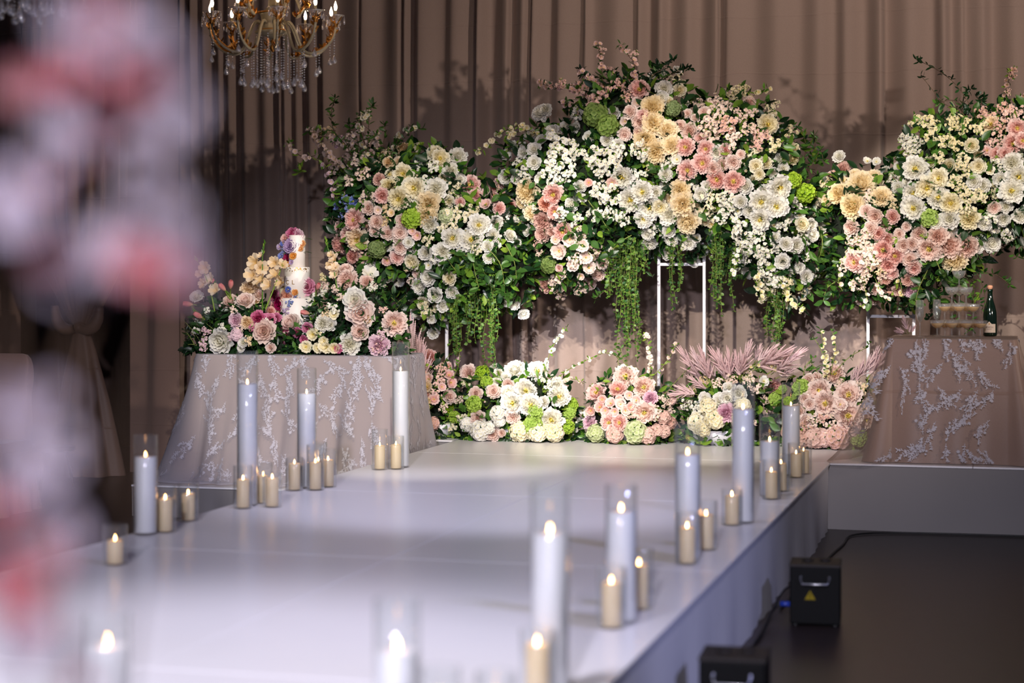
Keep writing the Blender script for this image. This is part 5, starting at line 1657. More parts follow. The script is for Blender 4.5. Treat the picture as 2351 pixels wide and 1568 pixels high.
def lace(parent, fn, items, mat, seed, per, H):
    """items: s, v, size in metres"""
    rn = random.Random(seed)
    for (s0, v0, size) in items:
        mo = sprig(rn)
        rot = rn.uniform(-0.7, 0.7) + (PI if rn.random() < 0.3 else 0)
        ca, sa = math.cos(rot), math.sin(rot)
        vv = min(0.95, max(0.05, v0))
        ds = max(max(0.4, (fn(s0 + q + 0.006, vv) - fn(s0 + q - 0.006, vv)).length / 0.012) for q in (-0.02, -0.01, 0, 0.01, 0.02))
        dv = max(0.3, (fn(s0, vv + 0.03) - fn(s0, vv - 0.03)).length / 0.06)
        dc = max(0.4, (fn(s0 + 0.006, vv) - fn(s0 - 0.006, vv)).length / 0.012)
        if ds > 2.4 * dc:
            continue
        b_ = MB()
        for poly in mo:
            pts = []
            for (x, y) in poly:
                xr, yr = (x * ca - y * sa) * size, (x * sa + y * ca) * size
                s = s0 + xr / ds
                v = min(0.985, max(0.0, v0 + yr / dv))
                e = 0.004
                p = fn(s, v); pu = fn(s + e, v); pv = fn(s, min(1, v + e))
                n = (pu - p).cross(pv - p)
                n = n.normalized() if n.length > 1e-12 else Vector((0, -1, 0))
                pts.append(p - n * 0.0035)
            cpt = sum(pts, Vector()) / len(pts)
            if len(pts) > 4:
                b_.add([cpt] + pts, [(0, i + 1, (i + 1) % len(pts) + 1) for i in range(len(pts))])
            else:
                b_.add(pts, [(0, 1, 2, 3)])
        part('lace_sprig', b_, [mat], parent)

M['lace_thread'] = plain('lace_thread', (184, 180, 190), 0.8)
M['lace_grey'] = plain('grey_lace_thread', (176, 172, 180), 0.8)
M['net'] = sheer_mat('net_fabric', (206, 202, 212), 0.46)
M['net_warm'] = sheer_mat('warm_net_fabric', (206, 182, 168), 0.12)
M['underlay_gold'] = drape_mat('beige_underlay', (160, 134, 114), rough=0.5, sheen=0.1)
M['underlay_brown'] = drape_mat('brown_satin_underlay', (132, 108, 96), rough=0.42, sheen=0.1)

# ---- cake table
CT = Vector((-4.49, 11.34, 0.20))
CTZ = 1.017
t = thing('cake_table', (CT.x, CT.y, 0.20), 'cake table covered in beige cloth under white floral lace', 'table')
cfn_u = cloth_fn(CT, 0.71, 0.34, CTZ - 0.004, 0.204, 0.12, 0.16, 0.10, 9, 0.020, 5, rx=0.15)
cfn_o = cloth_fn(CT, 0.71, 0.34, CTZ, 0.206, 0.12, 0.25, 0.13, 13, 0.026, 6, puddle=0.08, lift=0.006, rx=0.12)
part('underlay', cloth_mesh(cfn_u, 220, 20), [M['underlay_gold']], t)
part('lace_overlay', cloth_mesh(cfn_o, 260, 26), [M['net']], t)
rl = random.Random(9)
PER = 2 * (1.38 + 0.68) - 0.27 + 0.6
items = []
for j in range(6):
    for i in range(28):
        items.append((i / 28 + (0.5 / 28) * (j % 2) + rl.uniform(-0.012, 0.012), 0.08 + j * 0.165 + rl.uniform(-0.04, 0.04), rl.uniform(0.16, 0.22)))
items = [it for it in items if (it[0] % 1.0) < 0.44 or (it[0] % 1.0) > 0.80]
lace(t, cfn_o, items, M['lace_thread'], 10, PER, CTZ - 0.20)
items = [(i / 46 + rl.uniform(-0.005, 0.005), 0.95, rl.uniform(0.12, 0.16)) for i in range(46)]
items = [it for it in items if (it[0] % 1.0) < 0.3 or (it[0] % 1.0) > 0.82]
lace(t, cfn_o, items, M['lace_thread'], 12, PER, CTZ - 0.20)
CAKE_TABLE = t

# ---- champagne table
HT = Vector((-0.355, 11.73, STAGE))
HTZ = 1.148
t = thing('champagne_table', (HT.x, HT.y, STAGE), 'square champagne table in brown satin under grey floral lace', 'table')
hfn_u = cloth_fn(HT, 0.385, 0.385, HTZ - 0.004, STAGE + 0.004, 0.035, 0.10, 0.10, 5, 0.010, 15)
hfn_o = cloth_fn(HT, 0.385, 0.385, HTZ, STAGE + 0.004, 0.035, 0.15, 0.24, 5, 0.012, 16, puddle=0.04, lift=0.006)
part('underlay', cloth_mesh(hfn_u, 180, 18), [M['underlay_brown']], t)
part('lace_overlay', cloth_mesh(hfn_o, 220, 24), [M['net_warm']], t)
items = []
for j in range(5):
    for i in range(30):
        items.append((i / 30 + (0.5 / 30) * (j % 2) + rl.uniform(-0.012, 0.012), 0.06 + j * 0.215 + rl.uniform(-0.05, 0.05), rl.uniform(0.15, 0.21)))
items = [it for it in items if (it[0] % 1.0) < 0.36 or (it[0] % 1.0) > 0.70]
lace(t, hfn_o, items, M['lace_grey'], 17, 3.3, HTZ - STAGE)

# ================================================================== champagne tower, flutes, bottle
M['champagne'] = None
m_, nt_, out_ = newmat('champagne_wine')
t_ = node(nt_, 'ShaderNodeBsdfTransparent'); t_.inputs[0].default_value = lin((255, 230, 176))
g_ = node(nt_, 'ShaderNodeBsdfPrincipled'); g_.inputs['Base Color'].default_value = lin((248, 222, 160)); g_.inputs['Roughness'].default_value = 0.2
x_ = node(nt_, 'ShaderNodeMixShader'); x_.inputs[0].default_value = 0.38
nt_.links.new(t_.outputs[0], x_.inputs[1]); nt_.links.new(g_.outputs[0], x_.inputs[2]); nt_.links.new(x_.outputs[0], out_.inputs[0])
M['champagne'] = m_
M['water'] = thin_glass('still_drink', (236, 240, 234), 0.8, 0.03, 0.03)

CH = 0.1030
def coupe_mesh():
    b_ = MB()
    b_.lathe([(0.0, 0.0), (0.026, 0.0), (0.027, 0.0015), (0.012, 0.004), (0.0048, 0.010), (0.0042, 0.030), (0.0046, 0.046), (0.010, 0.053), (0.026, 0.062), (0.037, 0.075), (0.0425, 0.090), (0.0428, CH),
              (0.0414, CH), (0.0410, 0.090), (0.0355, 0.076), (0.025, 0.0640), (0.009, 0.0555), (0.0, 0.0545)], 28)
    return b_.mesh('coupe_glass', [M['stemware']])
def wine_mesh():
    b_ = MB()
    b_.lathe([(0.0, 0.0550), (0.009, 0.0560), (0.025, 0.0645), (0.0350, 0.0765), (0.0385, 0.0840), (0.0, 0.0840)], 24)
    return b_.mesh('champagne', [M['champagne']])
coupe_me, wine_me = coupe_mesh(), wine_mesh()
tier_names = ['bottom', 'third', 'second', 'top']
pitch = 0.0862
TWR = at(2202, 700, HT.y)
for k, n in enumerate((4, 3, 2, 1)):
    z = HTZ + 0.002 + k * CH
    full = k < 2
    for row in range(n):
        for i in range(n - row):
            x = TWR.x + (i - (n - 1 - row) / 2) * pitch
            y = TWR.y + (row - (n - 1) / 3) * pitch * 0.866
            tt = thing('champagne_coupe', (x, y, z), {0: 'champagne filled glass coupe in the bottom tier of the glass tower', 1: 'champagne filled glass coupe in the tier above the bottom one',
                       2: 'empty glass coupe in the tier of three below the top glass', 3: 'empty single glass coupe on top of the glass tower'}[k], 'glass', 'coupes of the champagne tower')
            link('coupe_glass', coupe_me, tt, (x, y, z))
            if full:
                link('champagne', wine_me, tt, (x, y, z))

def flute(p, label):
    t = thing('champagne_flute', p, label, 'glass', 'champagne flutes')
    b_ = MB()
    b_.lathe([(0.0, 0.0), (0.029, 0.0), (0.030, 0.002), (0.010, 0.005), (0.004, 0.014), (0.0036, 0.085), (0.006, 0.094), (0.018, 0.110), (0.0255, 0.140), (0.0262, 0.170), (0.0235, 0.230), (0.0222, 0.230), (0.0248, 0.170), (0.0242, 0.140), (0.0168, 0.111), (0.0, 0.097)], 28, c=p)
    part('flute_glass', b_, [M['stemware']], t)
    b_ = MB()
    b_.lathe([(0.0, 0.098), (0.0162, 0.112), (0.0236, 0.140), (0.0243, 0.170), (0.0232, 0.197), (0.0, 0.197)], 24, c=p)
    part('drink', b_, [M['water']], t)
flute(Vector((at(2112, 770, 11.55).x, 11.55, HTZ + 0.002)), 'tall champagne flute standing clear of the glass tower')
flute(Vector((at(2151, 770, 11.95).x, 11.95, HTZ + 0.002)), 'tall champagne flute standing behind the glass tower')

def text_mesh(txt, size, mat, name, ext=0.0002):
    cu = bpy.data.curves.new(name, 'FONT')
    cu.body = txt
    cu.size = size
    cu.extrude = ext
    cu.align_x = 'CENTER'
    cu.align_y = 'CENTER'
    o = bpy.data.objects.new(name, cu)
    COL.objects.link(o)
    dg = bpy.context.evaluated_depsgraph_get()
    me = bpy.data.meshes.new_from_object(o.evaluated_get(dg))
    bpy.data.objects.remove(o)
    me.materials.clear()
    me.materials.append(mat)
    return me

M['bottle'] = plain('dark_green_glass', (6, 26, 14), 0.08, spec=0.8)
M['cork'] = plain('rosy_cork', (206, 150, 120), 0.7, noise=0.15, nscale=60)
M['paper'] = plain('cream_label_paper', (214, 196, 176), 0.7)
M['ink'] = plain('brown_ink', (96, 70, 56), 0.7)
M['gold_ink'] = plain('gold_ink', (190, 140, 70), 0.5)
def bottle():
    p = Vector((at(2273, 770, 11.86).x, 11.86, HTZ + 0.002))
    t = thing('champagne_bottle', p, 'dark green champagne bottle with cream label and bare cork', 'bottle')
    b_ = MB()
    b_.lathe([(0.0, 0.004), (0.030, 0.0), (0.041, 0.004), (0.042, 0.012), (0.042, 0.125), (0.040, 0.150), (0.033, 0.185), (0.0215, 0.222), (0.0165, 0.250), (0.0152, 0.278), (0.0170, 0.280), (0.0172, 0.292), (0.0150, 0.296), (0.0, 0.296)], 32, c=p)
    part('bottle_body', b_, [M['bottle']], t)
    b_ = MB()
    b_.lathe([(0.0, 0.294), (0.0125, 0.294), (0.0120, 0.300), (0.0165, 0.304), (0.0172, 0.314), (0.0120, 0.320), (0.0, 0.321)], 20, c=p)
    part('cork', b_, [M['cork']], t)
    # label wrapped on the front, with its pointed crest
    tocam = Vector((-p.x, -p.y, 0)).normalized()
    a0 = math.atan2(tocam.y, tocam.x) - 0.12
    b_ = MB()
    R = 0.0425
    def lab(u, v):
        a = a0 + (u - 0.5) * 2.0
        top = 0.078 + 0.016 * max(0, 1 - abs(u - 0.5) * 5.5)
        return (p.x + R * math.cos(a), p.y + R * math.sin(a), p.z + 0.024 + (top - 0.024) * v)
    b_.grid(lab, 28, 4)
    lb = part('label', b_, [M['paper']], t, label='cream paper label')
    for (txt, sz, z, mt) in (('HENKELL', 0.0125, 0.058, 'ink'), ('TROCKEN', 0.0062, 0.046, 'ink'), ('\u2666', 0.012, 0.078, 'gold_ink')):
        me = text_mesh(txt, sz, M[mt], 'lettering')
        for v in me.vertices:
            a = a0 + v.co.x / R
            rr = R + 0.0005 + v.co.z
            v.co = Vector((rr * math.cos(a), rr * math.sin(a), z + v.co.y))
        o = link('lettering', me, lb, p)
bottle()
b_ = MB()
# plumes lying at the edge of the champagne table
tp = thing('plume_bunch', Vector((at(2085, 770, 11.62).x, 11.62, HTZ)), 'small bunch of pink feathery plumes on the champagne table', 'flowers')
for (x0, y0, x1, y1) in ((2085, 778, 2075, 733), (2082, 778, 2062, 755), (2090, 778, 2100, 750), (2086, 780, 2090, 752), (2080, 780, 2058, 768)):
    p0, p1 = at(x0, y0 - 8, 11.62), at(x1, y1, 11.66)
    p0.z = max(p0.z, HTZ + 0.020)
    p1.z = max(p1.z, HTZ + 0.034)
    d = p1 - p0
    link('astilbe_plume', rp.choice(LIB['plume']), tp, p0 + d * 0.5 + Vector((0, 0, 0.0)), face_quat(d, rp.uniform(0, 6)), d.length * 1.0, [PET['astilbe']])

# ================================================================== cake
def cake():
    c = Vector((at(682, 815, 11.52).x, 11.52, CTZ + 0.004))
    t = thing('wedding_cake', c, 'white three tier cake trimmed with pastel sugar flowers', 'cake')
    ice = plain('white_icing', (240, 232, 226), 0.5, bump=0.1, bscale=30)
    gold = plain('gold_leaf', (190, 150, 80), 0.35, metal=0.8)
    s = scale_at(c)
    zy = lambda y: c.z + (815 - y) * s
    tiers = [(0.118, zy(815), zy(692)), (0.086, zy(692), zy(621)), (0.056, zy(621), zy(548))]
    for k, (r, z0, z1) in enumerate(tiers):
        b_ = MB()
        b_.lathe([(0.0, z0), (r, z0 + 0.0005), (r, z1 - 0.004), (r - 0.004, z1), (0.0, z1)], 40, c=(c.x, c.y, 0))
        part('tier', b_, [ice], t)
    rn = random.Random(3)
    r1, z0, z1 = tiers[1]
    for i in range(70):                # gold flakes around the rim of the middle tier
        a = -PI / 2 + rn.uniform(-1.5, 1.5)
        z = z1 - 0.004 - abs(rn.gauss(0, 0.013))
        q = rn.uniform(0.002, 0.005)
        b_ = MB() if i % 35 == 0 else b_
        n = Vector((math.cos(a), math.sin(a), 0)); tg = Vector((-math.sin(a), math.cos(a), 0))
        p = Vector((c.x, c.y, z)) + n * (r1 + 0.0008)
        b_.add([p + tg * q, p + Vector((0, 0, q)), p - tg * q, p - Vector((0, 0, q))], [(0, 1, 2, 3)])
        if i % 35 == 34:
            part('gold_flakes', b_, [gold], t, kind='stuff')
    for (txt, a) in (('C', -2.02), ('L', -1.50)):
        me = text_mesh(txt, 0.042, gold, 'gold_letter', 0.0008)
        for v in me.vertices:
            aa = a + v.co.x / r1
            rr = r1 + 0.001 + v.co.z
            v.co = Vector((rr * math.cos(aa), rr * math.sin(aa), v.co.y))
        link('gold_letter', me, t, (c.x, c.y, (z0 + z1) / 2))
    K = 4.198
    def put(items):
        for (x, y, sz, code) in items:
            px, py = 400 + x / K, 500 + y / K
            p = at(px, py, c.y)
            k = 0 if py > 692 else (1 if py > 621 else 2)
            r = tiers[k][0]
            dx = p.x - c.x
            q = max(-1, min(1, dx / r))
            yy = c.y - r * math.sqrt(max(0, 1 - q * q)) - 0.005
            if py < 560:
                yy = c.y - 0.03
            pos = Vector((p.x, yy, p.z))
            size = sz / K * s
            flower(t, code, pos, size, Vector((dx * 3, -1, 0.25)), rn)
    put([(1150,150,110,'Rk'),(1085,200,85,'Rp'),(1205,165,95,'Rl'),(1150,265,125,'Rv'),(1100,390,95,'Rm'),(1065,245,60,'Ou'),(1060,330,70,'Su'),(1030,370,60,'Ou'),(1020,280,60,'Ov'),(1250,250,60,'Og'),(1180,370,65,'Og'),(1120,460,60,'Og'),(1215,225,60,'Og'),(1240,300,50,'Og'),
         (1060,440,80,'Oy'),(1160,430,40,'Ov'),(1100,320,60,'Su'),(1290,660,150,'Rk'),(1380,670,90,'Tm'),(1140,750,150,'Ro'),(1060,830,125,'Rm'),(965,750,100,'Rk'),(1065,700,85,'Rc'),(1225,790,80,'Su'),(1145,690,60,'Ou'),(1215,720,60,'Og'),(975,850,115,'Bp'),(930,890,95,'Rk'),(1180,820,70,'Su'),(1130,900,80,'Sv'),(1060,915,90,'Oe'),(1230,740,40,'Uy')])
    for (x, y, dx, dz) in ((1290, 200, 1, 0.2), (1285, 330, 1, -0.2), (1320, 740, 1, 0.1)):
        p = at(400 + x / K - 6, 500 + y / K, c.y - 0.02)
        link('leaf', LEAF[2], t, p, Matrix(((0, 1, 0), (-1, 0, 0), (0, 0, 1))).to_quaternion(), 0.05, [M['leaf']])
cake()

# ================================================================== flowers on the cake table
FT = crop(400, 500, 4.198, [
 (540,800,145,'Rb'),(680,790,155,'Rb'),(790,790,105,'Re'),(720,670,135,'Be'),(820,740,95,'Rb'),(590,990,115,'Rl'),(435,1190,205,'Rw'),(215,750,115,'Rw'),(300,1110,110,'Sl'),(290,1190,100,'Sl'),(600,1130,120,'Hl'),(290,1250,90,'Sl'),(660,1200,85,'Rw'),(640,1270,65,'Rw'),(440,850,60,'Ul'),
 (320,900,80,'Sw'),(230,990,70,'Sw'),(560,880,80,'Sb'),(700,1010,100,'Be'),(650,1060,90,'Sb'),(860,1090,190,'Rb'),(810,970,130,'Bk'),(925,970,95,'Rk'),(985,960,85,'Rk'),(210,1100,80,'Sw'),(540,1150,90,'Sl'),(700,1180,100,'Se'),(760,1060,80,'Sk'),(930,900,80,'Bp'),(880,1000,70,'Sw'),(930,1290,80,'Rb'),(450,1050,80,'Sw')])
FT2 = crop(400, 500, 4.198, [
 (1105,1010,175,'Rb'),(1660,600,185,'Bb'),(1790,910,225,'Rb'),(1740,790,200,'Rw'),(1790,1095,140,'Rb'),(2120,1015,190,'Pb'),(1690,1250,180,'Bw'),(1975,1250,165,'Bl'),(1430,1020,125,'Bw'),(1500,1030,105,'Rw'),(1890,530,140,'Gw'),(1860,620,125,'Bb'),(1650,500,120,'Bb'),
 (1335,1125,100,'Oy'),(1270,1280,110,'Oy'),(1375,1250,85,'Oy'),(1440,1240,95,'Oy'),(1470,1300,95,'Oy'),(1440,1190,85,'Oy'),(1540,1290,95,'Oy'),(1390,1310,85,'Oy'),(1170,1000,85,'Rk'),(985,1080,85,'Rk'),(1040,1070,75,'Rk'),(1080,1110,75,'Rk'),(1180,1105,85,'Rk'),(1040,1190,95,'Rk'),(1245,1180,75,'Rk'),(1280,1060,85,'Rk'),
 (1360,810,150,'Sw'),(1430,720,120,'Sw'),(1480,650,120,'Sb'),(1550,860,130,'Sw'),(1540,930,95,'Oy'),(1350,760,100,'Sw'),(1450,580,100,'Sy'),(1540,700,100,'Sb'),(1860,980,60,'Re'),(1900,680,110,'Sw'),(2000,1130,100,'Sl'),(1580,1280,70,'Rk'),(1960,1310,100,'Sp'),(1470,920,100,'Se'),(1450,980,90,'Sw'),(1390,1080,90,'Sy'),(1620,760,90,'Sb'),(2010,900,90,'Sp')])
PT1 = [(436, 850), (440, 760), (470, 700), (520, 690), (580, 680), (620, 725), (650, 745), (668, 765), (668, 850)]
PT2 = [(670, 850), (670, 768), (695, 745), (725, 700), (760, 650), (800, 640), (860, 650), (905, 690), (930, 750), (925, 850)]
for key, poly, items, label, sd in ((1, PT1, FT, 'cake table arrangement of tulips, gladiolus and pale roses beside the cake', 71), (2, PT2, FT2, 'cake table arrangement of large blush roses and small yellow blossoms against the raised flower bank', 72)):
    rnd = random.Random(sd)
    mo = Mound(poly, 11.33, 0.22, 45, zmin=CTZ + 0.022)
    cx = sum(q[0] for q in poly) / len(poly)
    base = at(cx, 815, 11.27)
    th = thing('table_arrangement', (base.x, 11.27, CTZ), label, 'flowers', 'flower arrangements on the cake table')
    mound_core(th, mo, inset=0.08, step=16, back=0.0)
    foliage(th, mo, 110, 900, [M['leaf_dark'], M['leaf_dark'], M['leaf']], rnd, size=(12, 28), spread=8)
    plant_flowers(th, mo, items, rnd, face=0.55, front=0.015)
    rg = random.Random(sd + 9)
    def stalk(pts, blooms, Y=11.20):
        ps = [at(400 + x / 4.198, 500 + y / 4.198, Y) for (x, y) in pts]
        b_ = MB(); b_.tube(ps, [0.005 - 0.003 * i / len(ps) for i in range(len(ps))], 5)
        for i in range(12):           # green buds towards the tip
            q = ps[-1] + (ps[-2] - ps[-1]) * (i / 14)
            leaf_into(b_, q, (ps[-1] - ps[-2]).normalized() + Vector((rg.uniform(-.6, .6), rg.uniform(-.5, .3), 0.3)), 0.028, 0.010, rg)
        part('gladiolus_stalk', b_, [M['leaf_lime']], th)
        for (x, y, sz) in blooms:
            p = at(400 + x / 4.198, 500 + y / 4.198, Y - 0.015)
            flower(th, 'Ge', p, sz / 4.198 * scale_at(p), Vector((rg.uniform(-.7, .7), -1, rg.uniform(0.0, 0.7))), rg)
    def tulips(items):
        for (x, y, dx, dz, sz) in items:
            p = at(400 + x / 4.198, 500 + y / 4.198, 11.18)
            flower(th, 'Tt', p, sz / 4.198 * scale_at(p), Vector((dx, -0.5, dz)), rg)
            r0 = p + Vector((-dx * 0.10, 0.06, -0.10))
            b_ = MB(); b_.tube([r0, (r0 + p) / 2 + Vector((0, 0, -0.01)), p - Vector((dx, -0.3, dz)).normalized() * 0.02], 0.0032, 5)
            leaf_into(b_, r0, Vector((dx, -0.3, dz + 0.5)), 0.11, 0.03, rg)
            part('tulip_stem', b_, [M['leaf_lime']], th)
    if key == 1:
        stalk([(850, 900), (850, 600), (850, 380), (872, 245)], [(765, 430, 130), (840, 480, 120), (740, 545, 130), (820, 585, 120), (890, 640, 120), (825, 360, 55)])
        stalk([(880, 880), (960, 680), (1020, 520), (1040, 440)], [(960, 430, 110), (965, 535, 120), (1010, 620, 110), (1050, 450, 90)])
        stalk([(390, 900), (350, 700), (300, 560), (240, 440), (208, 400)], [(290, 480, 110), (330, 590, 120), (270, 630, 90), (385, 690, 115), (235, 540, 70)])
        tulips([(130, 830, -1, 0.15, 95), (230, 940, -0.6, 0.5, 95), (465, 670, -0.5, 0.7, 90), (545, 645, 0.3, 1, 95), (370, 610, 0.4, 0.8, 60)])
        for i, (x0, y0, x1, y1) in enumerate(((470, 800, 425, 740), (470, 800, 440, 790), (450, 800, 418, 757), (520, 790, 480, 740), (560, 790, 560, 720))):
            branch(th, [(x0, y0), ((x0 + x1) / 2, (y0 + y1) / 2 - 4), (x1, y1)], 11.20, rg, None, leaf=12, lmat='leaf_dark', smat='stem', density=1.5, name='fern_sprig', lw=0.2)
    else:
        stalk([(1580, 760), (1550, 560), (1520, 400), (1480, 290), (1462, 215)], [(1530, 390, 90), (1500, 460, 85), (1545, 470, 90), (1540, 540, 95), (1505, 350, 60)])
        tulips([(1260, 915, -1, 0.2, 90), (1465, 880, 0.2, 0.9, 75), (1275, 1040, -0.2, 1, 70), (1385, 665, 0.5, 0.8, 85)])
        rgn = random.Random(5)
        for i in range(34):            # cloudy fern greens at the end of the table
            x0, y0 = rgn.uniform(840, 915), rgn.uniform(690, 800)
            a = rgn.uniform(-2.6, 0.6)
            branch(th, [(x0, y0), (x0 + 14 * math.cos(a), y0 + 14 * math.sin(a)), (x0 + 30 * math.cos(a), y0 + 30 * math.sin(a))], 11.30, rgn, None, leaf=8, lmat='leaf_dark', smat='stem', density=2.6, name='fern_sprig', lw=0.22, width=1.2)

# ================================================================== chandeliers
def bulb_mb(c):
    b_ = MB()
    b_.lathe([(0.005, 0.0), (0.0095, 0.010), (0.0115, 0.022), (0.009, 0.037), (0.004, 0.052), (0.0006, 0.062)], 10, c=c)
    return b_
def drop_into(mb, c, h, r):
    mb.lathe([(0.0006, 0.0), (r * 0.35, -h * 0.25), (r * 0.8, -h * 0.55), (r, -h * 0.75), (r * 0.7, -h * 0.94), (0.0005, -h)], 8, c=c)

def chandelier(c, label, ceil=5.4, n_arm=10, R=0.405, sd=1):
    """c: centre at the height of the arm cups"""
    rn = random.Random(sd)
    t = thing('chandelier', (c.x, c.y, ceil), label, 'chandelier', 'crystal and gold chandeliers')
    zc = c.z
    b_ = MB()
    b_.lathe([(0.0, -0.115), (0.02, -0.11), (0.055, -0.095), (0.105, -0.085), (0.115, -0.07), (0.075, -0.06), (0.068, -0.02), (0.075, 0.03), (0.085, 0.05), (0.06, 0.06), (0.03, 0.09), (0.026, 0.20), (0.05, 0.24), (0.06, 0.28), (0.03, 0.32), (0.02, 0.52), (0.0, 0.53)], 20, c=(c.x, c.y, zc))
    part('central_column', b_, [M['porcelain']], t)
    b_ = MB()
    for z, r in ((-0.06, 0.078), (0.05, 0.087), (0.24, 0.055), (0.30, 0.05)):
        q_ = MB(); q_.tube([(c.x + r * math.cos(a * PI / 12), c.y + r * math.sin(a * PI / 12), zc + z) for a in range(25)], 0.006, 5)
        part('gold_ring', q_, [M['gold']], t)
    b_.lathe([(0.0, -0.20), (0.012, -0.19), (0.02, -0.17), (0.008, -0.15), (0.014, -0.13), (0.0, -0.11)], 10, c=(c.x, c.y, zc))
    part('gold_finial', b_, [M['gold']], t)
    b_ = MB()
    b_.tube([(c.x, c.y, zc + 0.52), (c.x, c.y, ceil - 0.02)], 0.008, 6)
    b_.lathe([(0.0, -0.06), (0.05, -0.04), (0.07, 0.0)], 16, c=(c.x, c.y, ceil))
    part('hanging_rod', b_, [M['gold']], t)
    def arm(a, r_out, z_out, z_in, low, crystals=True):
        d = Vector((math.cos(a), math.sin(a), 0))
        P = [(0.07, z_in), (0.11, z_in + 0.02), (0.145, z_in - 0.04), (0.19, low + 0.02), (r_out * 0.62, low), (r_out * 0.82, low + 0.03), (r_out * 0.97, low + 0.10), (r_out, z_out - 0.045)]
        pts = [c + d * p[0] + Vector((0, 0, p[1])) for p in P]
        pts = [pts[i // 3] if i % 3 == 0 else pts[i // 3].lerp(pts[i // 3 + 1], (i % 3) / 3) for i in range((len(pts) - 1) * 3 + 1)]
        for _ in range(2):
            pts = [pts[0]] + [(pts[i - 1] + pts[i] * 2 + pts[i + 1]) / 4 for i in range(1, len(pts) - 1)] + [pts[-1]]
        mb = MB(); mb.tube(pts, 0.0095, 7)
        ao = part('arm', mb, [M['porcelain']], t)
        g = MB()
        k = len(pts)
        up = Vector((0, 0, 0.006))
        g.tube([p + up for p in pts[int(k * 0.62):]], 0.0095, 6)
        for i in range(22):            # gilt leaf curls along the arm
            p = pts[int(k * 0.55) + (i % 11) * (k - int(k * 0.55) - 1) // 10]
            leaf_into(g, p, Vector((rn.uniform(-1, 1), rn.uniform(-1, 1), 0.9)), 0.045, 0.018, rn)
        e = c + d * r_out + Vector((0, 0, z_out))
        g.lathe([(0.0, -0.05), (0.016, -0.045), (0.010, -0.03), (0.022, -0.018), (0.014, -0.006), (0.0, 0.0)], 10, c=e)
        for i in range(6):
            b2 = 2 * PI * i / 6
            g.tube([e + Vector((0.014 * math.cos(b2), 0.014 * math.sin(b2), -0.02)), e + Vector((0.03 * math.cos(b2), 0.03 * math.sin(b2), -0.004)), e + Vector((0.042 * math.cos(b2), 0.042 * math.sin(b2), 0.02))], 0.0032, 4)
        link_part(ao, 'gilding', g, M['gold'])
        g = MB()
        g.lathe([(0.012, 0.0), (0.030, 0.006), (0.046, 0.022), (0.057, 0.026), (0.058, 0.029), (0.045, 0.027), (0.028, 0.010), (0.012, 0.004)], 18, c=e)
        link_part(ao, 'glass_cup', g, M['crystal'])
        g = MB(); g.lathe([(0.0, 0.0), (0.010, 0.002), (0.0095, 0.058), (0.0, 0.058)], 10, c=e)
        link_part(ao, 'candle_sleeve', g, M['porcelain'])
        link_part(ao, 'bulb', bulb_mb(e + Vector((0, 0, 0.058))), M['bulb'])
        if crystals:
            for i in range(5):
                b2 = 2 * PI * i / 5 + a
                q = e + Vector((0.056 * math.cos(b2), 0.056 * math.sin(b2), 0.024))
                g = MB(); drop_into(g, q, 0.055, 0.0085)
                link_part(ao, 'crystal_drop', g, M['crystal'])
    def link_part(parent, name, mb, mat):
        part(name, mb, [mat], parent)
    for i in range(n_arm):
        arm(2 * PI * i / n_arm + 0.16, R, 0.0, -0.02, -0.215)
    for i in range(5):
        arm(2 * PI * i / 5 + 0.5, 0.22, 0.135, 0.20, 0.02, crystals=True)
    def strand(p, L, drop=0.066):
        g = MB()
        k = int(L / 0.0165)
        for i in range(k):
            z = -i * 0.0165
            g.lathe([(0.0005, z), (0.0078, z - 0.0055), (0.0005, z - 0.012)], 6, c=p)
        drop_into(g, p + Vector((0, 0, -k * 0.0165)), drop, 0.019)
        part('crystal_strand', g, [M['crystal']], t)
    for i in range(12):
        a = 2 * PI * i / 12 + 0.1
        strand(c + Vector((0.10 * math.cos(a), 0.10 * math.sin(a), -0.085)), rn.uniform(0.26, 0.32))
    for i in range(14):
        a = 2 * PI * i / 14
        strand(c + Vector((0.20 * math.cos(a), 0.20 * math.sin(a), -0.20)), rn.uniform(0.12, 0.20))
    for i in range(n_arm):
        a = 2 * PI * i / n_arm + 0.16
        strand(c + Vector((0.30 * math.cos(a), 0.30 * math.sin(a), -0.215)), rn.uniform(0.03, 0.11), 0.06)
        strand(c + Vector((R * 0.98 * math.cos(a), R * 0.98 * math.sin(a), -0.09)), rn.uniform(0.10, 0.16), 0.055)
    strand(c + Vector((0, 0, -0.20)), 0.20)
    return t
c1 = at_t(626, 48, 11.6)
chandelier(c1, 'gold and crystal chandelier glowing before the drape above the cake', sd=2)
c2 = at_t(48, -150, 8.4)
chandelier(Vector((c2.x, c2.y, c1.z)), 'crystal chandelier above the foreground blossoms, only its hanging drops in view', sd=3)

